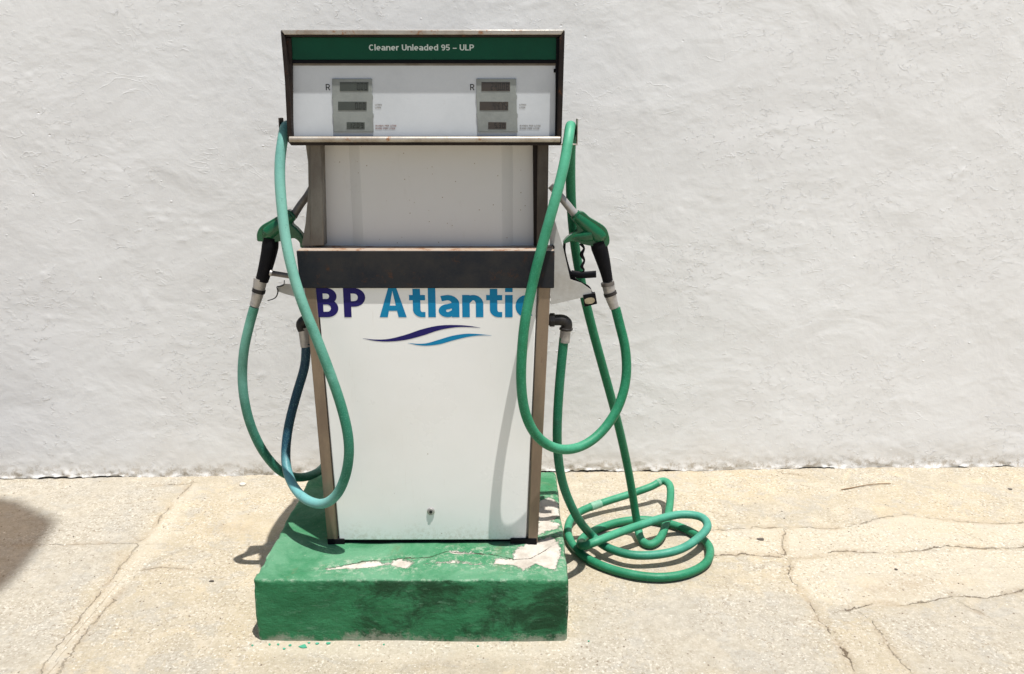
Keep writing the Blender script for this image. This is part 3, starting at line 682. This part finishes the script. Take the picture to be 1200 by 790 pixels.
# banner
ban = bar('banner', [(341, 43.8), (653, 43.8), (652.8, 70.2), (341.3, 70.2)], YH - .010, YH + .002, 'banner', .001)
bar('banner_rail', [(341, 70.4), (653, 70.4), (653, 74.2), (341, 74.2)], YH - .013, YH + .002, 'black', .001)
bar('label_remnant', [(343, 73.6), (652, 73.6), (652, 77), (343, 77)], YH - .0036, YH + .002, 'post', .0005)
zc = P(500, 59.2, YH - .0106).z
lettering('banner_lettering', 'Cleaner Unleaded 95 – ULP', P(432.3, 56, YH - .0106).x, P(555.5, 56, YH - .0106).x, zc, P(500, 52.2, YH - .0106).z - zc, YH - .0106, 'bannerink', head, .20, .16, .10, .74)
dp = bar('display_panel', [(342, 76.6), (651, 76.6), (651, 160.5), (343.5, 160.5)], YH - .003, YH + .002, 'display', .0006)
SEG = {'0': 'abcdef', '1': 'bc', '2': 'abged', '3': 'abgcd', '4': 'fgbc', '5': 'afgcd', '6': 'afgedc', '7': 'abc', '8': 'abcdefg', '9': 'abcdfg'}
def seven(text, x0, x1, y0, y1, Y, parent, mat='lcdink'):
    n = len([c for c in text if c != '.']); cw = (x1 - x0) / n; i = 0; b = MB()
    for c in text:
        if c == '.':
            xx = x0 + cw * i - cw * .03; q = [(xx - .35, y1 - 1.2), (xx + .35, y1 - 1.2), (xx + .35, y1), (xx - .35, y1)]
            b.add([P(px, py, Y) for px, py in q], [(3, 2, 1, 0)]); continue
        l, r = x0 + cw * (i + .17), x0 + cw * (i + .83); m = (y0 + y1) / 2; t = cw * .17
        R = {'a': (l + t, y0, r - t, y0 + t), 'g': (l + t, m - t / 2, r - t, m + t / 2), 'd': (l + t, y1 - t, r - t, y1), 'f': (l, y0, l + t, m), 'b': (r - t, y0, r, m), 'e': (l, m, l + t, y1), 'c': (r - t, m, r, y1)}
        for s in SEG.get(c, ''):
            ax, ay, bx, by = R[s]; b.add([P(ax, ay, Y), P(bx, ay, Y), P(bx, by, Y), P(ax, by, Y)], [(3, 2, 1, 0)])
        i += 1
    b.build('digits', mat, parent)
for dx, rows, gl, dy in ((0, ('0.00', '0.00', '12.09'), 'glassgrey', 0), (169, ('240.08', '44.75', '5.30'), 'glassbrown', 0)):
    Ym = YH - .007
    o = [(389 + dx, 92.3), (435.7 + dx, 92.3), (436 + dx, 110), (437 + dx, 112.5), (436.9 + dx, 115), (436.3 + dx, 117), (436.8 + dx, 132), (437.8 + dx, 134), (437.6 + dx, 137), (437 + dx, 139), (437.6 + dx, 154.8), (391 + dx, 154.8), (390.4 + dx, 139), (389.6 + dx, 137), (389.4 + dx, 134), (390.1 + dx, 132), (389.7 + dx, 117), (388.9 + dx, 115), (388.8 + dx, 112), (389.4 + dx, 110)]
    bar('display_housing', o, Ym, YH, 'module', .0012)
    e = dx * .982
    for (x0, y0, x1, y1), t in zip(((398.2, 96.3, 431.7, 106.8), (396.2, 119.2, 429.6, 129.4), (406.2, 143.2, 427.3, 151.3)), rows):
        bar('lcd_screen', [(x0 + e, y0), (x1 + e, y0), (x1 + e, y1), (x0 + e, y1)], Ym - .0008, Ym + .001, gl, .0003)
        nd = len(t.replace('.', '')); cw = 4.5 if y0 < 140 else 4.6
        xe = x1 + e - .8; seven(t, xe - cw * nd, xe, y0 + 1.2, y1 - 1.2, Ym - .0010, head, 'lcdink' if gl == 'glassgrey' else 'ink')
    e = dx
    Yt = YH - .0038
    def small(name, t, x0, x1, yb, cap, mat, wx=.2, wy=.2):
        z = P(500, yb, Yt).z; lettering(name, t, P(x0, yb, Yt).x, P(x1, yb, Yt).x, z, P(500, yb - cap, Yt).z - z, Yt, mat, head, wx, wy, .16)
    small('currency_letter', 'R', 382 + e, 386.8 + e, 105.8, 7.2, 'ink', .17, .14)
    small('caption', 'LITRES', 439.6 + e, 447.6 + e, 123.8, 1.9, 'greyink'); small('caption', 'LITER', 439.6 + e, 446.4 + e, 127.2, 1.9, 'greyink')
    small('caption', 'RANDS PER LITRE', 440.2 + e, 464.5 + e, 148.4, 2.0, 'redink' if dx == 0 else 'greyink'); small('caption', 'RAND PER LITER', 440.2 + e, 463 + e, 151.6, 2.0, 'redink' if dx == 0 else 'greyink')
sw = P(650, 83, YH - .004); MB().box(sw.x - .003, sw.x + .002, YH - .007, YH, sw.z - .005, sw.z + .005).build('fixing', 'black', head)

# ---- hoses
HR = .0157
def K(px, py, Y): return P(px, py, Y)
right_path = [K(661, 396, 2.70), K(658, 425, 2.70), K(655, 460, 2.70), K(653, 500, 2.70), K(654, 535, 2.72), K(660.5, 570, 2.76), K(674, 602, 2.80)]
coil = [(693.7, 627.6, .060), (710.4, 641.0, .050), (738, 650, .048), (766, 650.5, .048), (797, 644, .055), (819, 630, .068), (829.5, 616.5, .082), (822, 606, .09), (799.5, 602.8, .09), (771.7, 608.5, .09),
        (752, 615, .09), (727, 623.5, .088), (699, 634.6, .085), (684.5, 640, .065), (680.5, 635.5, .035), (686, 628, .02), (705, 618, .017), (727, 611.5, .017), (755, 609.0, .017), (786, 614, .017), (810.7, 623.5, .017),
        (829, 637, .017), (832, 650, .017), (824.6, 662.5, .017), (802, 673, .017), (771.7, 676.7, .017), (738, 672.8, .017), (705, 663, .017), (682, 650, .018), (668.5, 634, .022), (665.5, 619, .03), (671, 606, .036),
        (684, 597.5, .042), (710, 588, .052), (738, 579.2, .066), (764, 570, .085), (777, 563.5, .10), (784.5, 568, .098), (785.5, 585, .075), (781.5, 610, .045), (773, 631.5, .022), (761, 638.5, .017), (751, 632, .018)]
right_path += [G(x, y, z) for x, y, z in coil]
right_path += [K(747.5, 617, 3.04), K(744.5, 600, 3.05), K(741, 578, 3.04), K(736, 550, 3.02), K(727, 508, 2.97), K(716, 465, 2.92), K(703, 418, 2.88), K(691.5, 375, 2.85), K(681, 330, 2.82), K(673.5, 285, 2.79), K(669.5, 240, 2.76), K(668.5, 195, 2.73),
               K(669, 160, 2.70), K(669, 148, 2.67), K(668, 150, 2.635), K(665.8, 165, 2.60), K(662, 188, 2.575), K(656, 214, 2.56), K(649, 240, 2.548), K(640.5, 270, 2.54), K(631.5, 303, 2.53), K(622.5, 340, 2.52),
               K(615, 378, 2.50), K(611.5, 415, 2.49), K(610.8, 450, 2.485), K(615, 482, 2.49), K(626, 507, 2.505), K(643, 522, 2.53), K(663, 527, 2.56), K(686, 521, 2.60), K(707, 504, 2.64), K(724, 478, 2.67), K(733.5, 445, 2.70), K(733, 410, 2.715), K(726, 380, 2.72), K(721.3, 361, 2.72)]
left_path = [K(358.8, 402, 2.80), K(357.3, 428, 2.80), K(348.5, 459, 2.79), K(339, 495.5, 2.76), K(335, 526, 2.73), K(336.3, 550, 2.68), K(345, 571.5, 2.62), K(360, 586.2, 2.56), K(378.5, 590.6, 2.52), K(394, 580.6, 2.495), K(404.4, 559, 2.48),
             K(409, 532, 2.47), K(407, 505, 2.47), K(397.5, 468, 2.48), K(382.3, 425.6, 2.49), K(370, 394, 2.50), K(357, 362, 2.51), K(346.5, 331, 2.52), K(338.5, 300, 2.53), K(333.3, 270, 2.545), K(330, 240, 2.56), K(328, 212, 2.575), K(328.2, 188, 2.59),
             K(331, 165, 2.61), K(334, 150, 2.64), K(338, 147, 2.68), Vector((-.70, 2.78, 1.54)), Vector((-.70, 2.92, 1.53)), Vector((-.685, 3.06, 1.50)), Vector((-.66, 3.10, 1.40)), Vector((-.65, 3.10, 1.15)), Vector((-.66, 3.10, .8)), Vector((-.66, 3.09, .55)), K(388, 525, 3.08),
             K(380, 546, 3.02), K(366, 556.5, 2.92), K(348, 559.5, 2.84), K(329, 552.5, 2.79), K(309, 530, 2.76), K(294, 499, 2.74), K(286.3, 468, 2.73), K(284, 441, 2.73), K(286, 410, 2.72), K(292.5, 380, 2.72), K(298, 360, 2.72)]
def hose(path, mat, fm):
    pts = relax(catmull(path, 9), 5)
    o = MB().tube(pts, HR, 18).build('fuel_hose', mat, pump, smooth=True)
    m = len(pts); keys = [(min(range(m), key=lambda i: (pts[i] - q).length) if isinstance(q, Vector) else q * (m - 1), bl, bu) for q, bl, bu in fm]
    keys.sort(key=lambda k: k[0]); xs = [k[0] for k in keys]
    for nm_, c in (('bleach_shade', 1), ('blue', 2)):
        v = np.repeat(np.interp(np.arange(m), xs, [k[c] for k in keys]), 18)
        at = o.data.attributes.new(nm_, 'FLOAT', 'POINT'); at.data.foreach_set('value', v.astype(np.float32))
    return o, pts
hr_, rp = hose(right_path, 'hose', [(0, .1, .1), (.1, .12, .15), (G(799.5, 602.8, .09), .45, .25), (G(829.5, 616.5, .082), .5, .35), (G(727, 623.5, .088), .3, 0), (G(771.7, 676.7, .017), .15, 0), (G(738, 579.2, .066), .3, 0), (K(727, 508, 2.97), .12, 0), (K(669, 160, 2.70), .2, 0), (K(662, 188, 2.575), .75, 0), (K(640.5, 270, 2.54), .5, 0), (K(615, 378, 2.50), .25, 0), (K(663, 527, 2.56), .3, 0), (K(733, 410, 2.715), .1, 0), (1, .1, 0)]); hr_['label'] = 'bright green rubber hose with its slack coiled on the ground'
hl_, lp = hose(left_path, 'hose_faded', [(0, -.1, 1), (K(335, 526, 2.73), .0, .95), (K(345, 571.5, 2.62), .75, .8), (K(378.5, 590.6, 2.52), .8, .45), (K(404.4, 559, 2.48), .25, .1), (K(397.5, 468, 2.48), .2, 0), (K(370, 394, 2.50), .45, 0), (K(346.5, 331, 2.52), .7, 0), (K(330, 240, 2.56), .9, .05), (K(331, 165, 2.61), .5, .3), (K(348, 559.5, 2.84), .1, .1), (K(309, 530, 2.76), .1, .1), (K(286.3, 468, 2.73), .5, .1), (K(292.5, 380, 2.72), .6, 0), (1, .5, 0)]); hl_['label'] = 'sun faded teal hose hanging in a loop'  # elbow limb: shade painted in as dark blue; the rest is sun fading
# tape wraps on the coiled hose
def wrap(i0, i1, r, mat, parent, pts): MB().tube(pts[i0:i1], r, 18).build('tape', mat, parent, smooth=True)
def idx_near(pts, q): return min(range(len(pts)), key=lambda i: (pts[i] - q).length)
k = idx_near(rp, G(697, 593, .047)); wrap(k - 2, k + 3, HR + .0014, 'tape', hr_, rp)
k = idx_near(rp, G(774, 565, .097)); wrap(k - 2, k + 1, HR + .0010, 'tape', hr_, rp)
# elbows and ferrules
def elbow(pts, rad, parent): return MB().tube(relax(catmull(pts, 8), 2), rad, 18).build('hose_elbow', 'blacksteel', pump, smooth=True)
e = elbow([K(640, 375, 2.70), K(650, 375, 2.70), K(660, 375.5, 2.70), K(664, 379, 2.70), K(663.5, 386, 2.70)], .0185, pump)
MB().tube([K(644, 375, 2.70), K(650, 375, 2.70)], .0235, 8).build('collar', 'blacksteel', e, bevel=.002)
MB().tube([K(663.5, 384, 2.70), K(663.3, 387, 2.70)], .0225, 8).build('collar', 'blacksteel', e, bevel=.002)
MB().tube([K(663, 385, 2.70), K(661.3, 401, 2.70)], [.0175, .0175], 18).build('ferrule', 'alu', e, smooth=True)
e = elbow([K(372, 376, 2.80), K(362, 375, 2.80), K(356, 376, 2.80), K(353, 380, 2.80), K(355, 387, 2.80)], .0175, pump)
MB().tube([K(355, 384, 2.80), K(358.3, 406, 2.80)], [.0165, .0175], 18).build('ferrule', 'alu', e, smooth=True)

# ---- hose hooks on the head sides
b = MB()
x0 = P(655, 168, 2.66).x; x1 = P(676.5, 168, 2.66).x; zl = P(670, 170, 2.66).z; zu = P(676, 139, 2.66).z
b.box(x0, x1, 2.640, 2.690, zl, zl + .004); b.box(x1 - .003, x1, 2.640, 2.690, zl + .004, zu)
b.build('hose_hook', 'lip', pump, bevel=.001)
b = MB(); x0 = P(341, 168, 2.66).x; x1 = P(329.5, 168, 2.66).x
b.box(x1, x0 + .02, 2.645, 2.695, P(330, 166, 2.66).z, P(330, 166, 2.66).z + .004); b.box(x1, x1 + .003, 2.645, 2.695, P(330, 166, 2.66).z + .004, P(330, 138, 2.66).z)
b.build('hose_hook', 'post_rusty', pump, bevel=.001)

# ---- nozzles
YN = 2.72
def c6(p): return crop(640, 230, 5.64, p)
def c7(p): return crop(280, 210, 4.16, p)
def inflate(name, outline, Y, th, mat, parent, bev):
    o = MB().prism(xz(outline, Y), Y - th / 2, Y + th / 2).build(name, mat, parent)
    bv = o.modifiers.new('bevel', 'BEVEL'); bv.width = bev; bv.segments = 5; bv.limit_method = 'ANGLE'; bv.angle_limit = math.radians(50); smooth_obj(o, 60)
    return o
def smooth_outline(p, per=4):
    q = catmull([(*a, 0) for a in p + [p[0]]], per)[:-1]; return [(a.x, a.y) for a in q]
def ptube(name, cr, pts, radpx, mat, parent, Y=YN, n=16, flat=(1, 1), per=6):
    q = [P(x, y, Y) for x, y in cr(pts)]; k = Y / 1000 * 1.0
    qs = catmull(q, per); rr = []
    for i in range(len(qs)):
        t = i / per; j = min(int(t), len(radpx) - 2); f = t - j; rr.append((radpx[j] * (1 - f) + radpx[j + 1] * f) * k)
    return MB().tube(qs, rr, n, flat=flat).build(name, mat, parent, smooth=True)
# right
nz = inflate('nozzle', smooth_outline(c6([(172,150),(232,98),(290,140),(345,172),(390,205),(410,250),(415,300),(400,326),(340,326),(285,322),(240,312),(180,292),(112,308),(130,275),(180,238),(205,212)])), YN, .036, 'nozzle', pump, .012)
ptube('shell', c6, [(200,135),(235,165),(290,210),(335,250),(362,275),(372,290)], [6.2,7.2,8.2,9.0,8.4,5.5], 'nozzle', nz, YN - .008)
ptube('shell', c6, [(300,250),(250,262),(190,268),(150,285),(125,300)], [8.5,7.6,4.6,2.8,1.2], 'nozzle', nz, YN - .008)
ptube('collar', c6, [(188,118),(212,142)], [6.6,7.2], 'nozzle', nz)
ptube('grip', c6, [(340,300),(352,340),(375,420),(395,500),(408,560)], [9.5,10.2,8.8,7.2,6.4], 'black', nz, flat=(1, .95))
ptube('swivel', c6, [(405,570),(415,610),(420,640),(424,652),(435,690),(452,738)], [7.3,7.3,6.8,7.2,6.3,5.6], 'alu', nz)
ptube('clamp', c6, [(420,634),(427,655)], [7.9,7.9], 'blacksteel', nz)
ptube('clamp', c6, [(405,568),(409,590)], [8.0,8.0], 'spout', nz)
ptube('spout', c6, [(30,-70),(75,-20),(130,45),(170,95),(205,130)], [4.2,4.4,4.6,4.8,5.0], 'alu', nz)
ptube('trigger_guard', c6, [(122,300),(120,360),(132,430),(150,510),(185,560),(235,580),(280,600),(303,640)], [1.6,1.6,2.0,3.6,3.8,2.2,1.4,1.2], 'black', nz)
ptube('lever', c6, [(165,510),(230,520),(330,515)], [4.0,4.2,4.2], 'black', nz, YN - .01, flat=(.6, 1))
ptube('strap', c6, [(228,312),(250,345),(234,385),(252,425),(236,465),(250,490),(215,515)], [2.2,1.2,2.4,1.2,2.0,1.0,.8], 'black', nz, YN - .012)
# left
nz = inflate('nozzle', smooth_outline(c7([(95,300),(94,262),(112,228),(160,198),(205,172),(245,148),(282,185),(262,212),(290,240),(322,284),(328,325),(306,330),(300,305),(276,286),(255,288),(210,300),(150,304)])), YN, .036, 'nozzle', pump, .011)
ptube('shell', c7, [(260,178),(225,205),(180,235),(145,262),(128,278)], [6.0,7.6,8.6,9.0,5.5], 'nozzle', nz, YN - .008)
ptube('collar', c7, [(252,160),(275,185)], [4.0,4.0], 'black', nz)
ptube('guard', c7, [(250,235),(285,255),(308,290),(314,325)], [3.2,3.0,2.6,1.8], 'nozzle', nz, YN - .004)
ptube('grip', c7, [(155,285),(152,330),(140,390),(125,450),(112,495)], [9.5,10.2,9.4,8.6,8.0], 'black', nz, flat=(1, .95))
ptube('swivel', c7, [(106,485),(100,520),(96,545),(92,560),(84,590),(75,617)], [8.2,7.6,6.8,7.0,6.2,5.8], 'alu', nz)
ptube('clamp', c7, [(99,535),(95,552)], [7.9,7.9], 'blacksteel', nz)
ptube('spout', c7, [(265,180),(300,125),(330,85),(350,50),(380,0)], [4.6,4.4,4.2,4.0,4.0], 'spout', nz)
# ---- nozzle holders
h = MB().prism(xz(c6([(20,20),(60,170),(110,330),(160,550),(235,575),(300,620),(300,650),(30,712)]), 2.675), 2.675, 2.679)
q = xz(c6([(300,650),(30,712)]), 2.675)
h.add([(q[0][0], 2.675, q[0][1]), (q[1][0], 2.675, q[1][1]), (q[1][0], 2.80, q[1][1]), (q[0][0], 2.80, q[0][1]),
       (q[0][0], 2.675, q[0][1] - .003), (q[1][0], 2.675, q[1][1] - .003), (q[1][0], 2.80, q[1][1] - .003), (q[0][0], 2.80, q[0][1] - .003)],
      [(0, 1, 2, 3), (7, 6, 5, 4), (0, 4, 5, 1), (1, 5, 6, 2), (2, 6, 7, 3), (3, 7, 4, 0)])
hd = h.build('nozzle_holder', 'holder', pump)
bo = P(648, 290, 2.66); 
MB().tube([bo, bo + Vector((0, .02, 0))], .006, 8).build('bolt', 'blacksteel', hd)
MB().prism(xz(c6([(245,655),(325,640),(338,712),(255,732)]), 2.668), 2.668, 2.690).build('tag_plate', 'black', hd, bevel=.001)
MB().prism(xz(smooth_outline(c6([(253,685),(270,675),(312,672),(322,690),(310,706),(262,710)]), 3), 2.6665), 2.6665, 2.668).build('tag_label', 'brass', hd)
hd = MB().prism(xz(c7([(186,545),(192,522),(215,512),(240,512),(330,520),(345,600),(270,572),(225,560)]), 2.69), 2.69, 2.694).build('nozzle_holder', 'holder', pump)
ptube('rod', c7, [(160,458),(235,470),(300,480)], [3.2,3.2,3.2], 'spout', hd, 2.70)
ptube('rod_end', c7, [(152,456),(163,459)], [3.6,3.6], 'alu', hd, 2.70)
ptube('wire', c7, [(140,592),(165,585),(180,575),(190,548),(186,525),(205,522),(218,515),(222,493)], [.6,.6,.7,.8,.7,.6,.6,.5], 'blacksteel', hd, 2.685, 8)

# ------------------------------------------------------------------ small things on the ground
def pebble(bm, loc, s, seed):
    rnd = random.Random(seed); m = bmesh.ops.create_icosphere(bm, subdivisions=1, radius=1)
    a = rnd.random() * 6.28; sx, sy, sz = s * rnd.uniform(.7, 1.3), s * rnd.uniform(.6, 1), s * rnd.uniform(.3, .6)
    for v in m['verts']:
        c = v.co * rnd.uniform(.8, 1.15); x, y = c.x * sx, c.y * sy
        v.co = Vector((x * math.cos(a) - y * math.sin(a), x * math.sin(a) + y * math.cos(a), c.z * sz)) + loc
def gz(x, y):
    i = min(np.searchsorted(gx, x), len(gx) - 1); j = min(np.searchsorted(gy, y), len(gy) - 1); return float(Z[i, j])
def scatter(name, n, mat, smin, smax, seed, label):
    rnd = random.Random(seed); bm = bmesh.new()
    for i in range(n):
        while True:
            x = rnd.uniform(-2.4, 2.6); y = 2.05 + 1.58 * rnd.random() ** (.7 if i % 2 else .35)
            if not (IX0 - .01 < x < IX1 + .01 and IY0 - .01 < y < IY1 + .01) and y < 3.63 + .03 * x: break
        s = smin * (smax / smin) ** (rnd.random() ** 2.2); pebble(bm, Vector((x, y, gz(x, y) + s * .15)), s, i + seed * 1000)
    me = bpy.data.meshes.new(name); bm.to_mesh(me); bm.free(); tag(link(name, me, mat), label, None, 'stuff')
scatter('grit', 420, 'stone', .0012, .0048, 1, 'loose grit scattered on the concrete')
scatter('dark_grit', 150, 'stone_dark', .001, .0042, 2, 'dark grit scattered on the concrete')
scatter('pale_grit', 170, 'stone_pale', .0015, .0060, 3, 'pale lime crumbs scattered on the concrete')
def stone(name, px, py, s, mat, label, flat=.5):
    p = G(px, py, 0); bm = bmesh.new(); m = bmesh.ops.create_icosphere(bm, subdivisions=2, radius=1); rnd = random.Random(px)
    ph = rnd.random() * 6
    for v in m['verts']:
        k = 1 + .16 * math.sin(3 * v.co.x + ph) + .12 * math.sin(5 * v.co.y + ph * 2)
        v.co = Vector((v.co.x * s * k, v.co.y * s * .75 * k, v.co.z * s * flat))
    me = bpy.data.meshes.new(name); bm.to_mesh(me); bm.free(); me.shade_smooth(); o = link(name, me, mat)
    o.location = (p.x, p.y, gz(p.x, p.y) + s * flat * .4); tag(o, label, 'stone'); return o
stone('flat_stone', 891, 631.5, .014, 'stone_dark', 'flat dark brown stone right of the coiled hose', .22)
stone('pale_stone', 284, 568.5, .016, 'stone_pale', 'whitish stone by the wall foot left of the pump', .5)
stone('dark_stone', 248, 681.5, .008, 'stone_dark', 'small black stone on the concrete left of the green plinth', .5)
stone('dark_chip', 1050, 668, .007, 'stone_dark', 'tiny dark chip on the sandy slab at far right', .5)
stone('rust_chip', 1184, 573, .010, 'stone_dark', 'dark chip near the wall at the right edge', .3)
tp = [G(x, y, .005 + .004 * i) for i, (x, y) in enumerate(crop(800, 520, 2.925, [(545,158),(575,150),(620,138),(665,130),(715,125)]))]
tag(MB().tube(catmull([Vector((p.x, p.y, .006)) for p in tp], 6), [.0028] * 8 + [.002] * 17, 7).build('twig', 'twig', None, smooth=True), 'thin dry twig lying on the concrete near the wall', 'twig')
# paint flakes fallen off the plinth
rnd = random.Random(8); b = MB()
for px, py, s in ((355, 758.5, .011), (340, 757, .005), (326, 756, .004), (333, 761, .004), (316, 756, .004), (385, 754.5, .006), (372, 755, .005), (362, 754, .004), (296, 757, .003), (560, 757, .003), (421, 757, .003), (690, 752, .003), (450, 756, .003)):
    p = G(px, py, 0); n = 7; a0 = rnd.random() * 6; r = [rnd.uniform(.6, 1.1) for _ in range(n)]; z = gz(p.x, p.y)
    top = [(p.x + s * r[i] * math.cos(a0 + i * 6.283 / n) * 1.3, p.y + s * r[i] * math.sin(a0 + i * 6.283 / n), z + .0035) for i in range(n)]
    bot = [(x, y, zz - .003) for x, y, zz in top]
    b.add(top + bot, [list(range(n)), list(range(2 * n - 1, n - 1, -1))] + [(i, n + i, n + (i + 1) % n, (i + 1) % n) for i in range(n)])
tag(b.build('paint_flakes', 'flake'), 'green paint flakes fallen in front of the plinth', None, 'stuff')

# ------------------------------------------------------------------ canopy added overhead out of view, outlined to shade the ground at the left
HC = 8.0
def lift(x, y): return (x + SUN_TO.x / SUN_TO.z * HC, y + SUN_TO.y / SUN_TO.z * HC)
edge = [(0, 584), (12, 587), (22, 588), (31, 595), (40, 597), (48, 603), (59, 607), (63, 614), (56, 625), (44, 641), (30, 660), (16, 676), (0, 692)]
pts = [lift(*G(x, y)[:2]) for x, y in edge]
pts += [(pts[-1][0] - .55, pts[-1][1] - .9), (pts[-1][0] - 2.6, pts[-1][1] - .7), (pts[0][0] - 2.6, pts[0][1] + .5)]
can = thing('added_shade_net', 'made-up tan netting, unseen overhead, added to shade the left of the forecourt', 'shade net', (pts[-1][0], pts[-1][1], 0))
n = len(pts); area = sum(pts[i][0] * pts[(i + 1) % n][1] - pts[(i + 1) % n][0] * pts[i][1] for i in range(n))
if area < 0: pts = pts[::-1]
MB().add([(x, y, HC) for x, y in pts], [list(range(n))]).build('net', 'shade_caster_net', can)
MB().tube([(x, y, HC) for x, y in pts] + [(pts[0][0], pts[0][1], HC)], .008, 8).build('added_hem_rope', 'shade_caster', can, smooth=True)
for px_, py_ in ((min(p[0] for p in pts) + .02, min(p[1] for p in pts) + .1), (min(p[0] for p in pts) + .02, max(p[1] for p in pts) - .4)):
    MB().tube([(px_, py_, 0), (px_, py_, HC)], .04, 16).build('added_net_post', 'shade_caster', can, smooth=True)
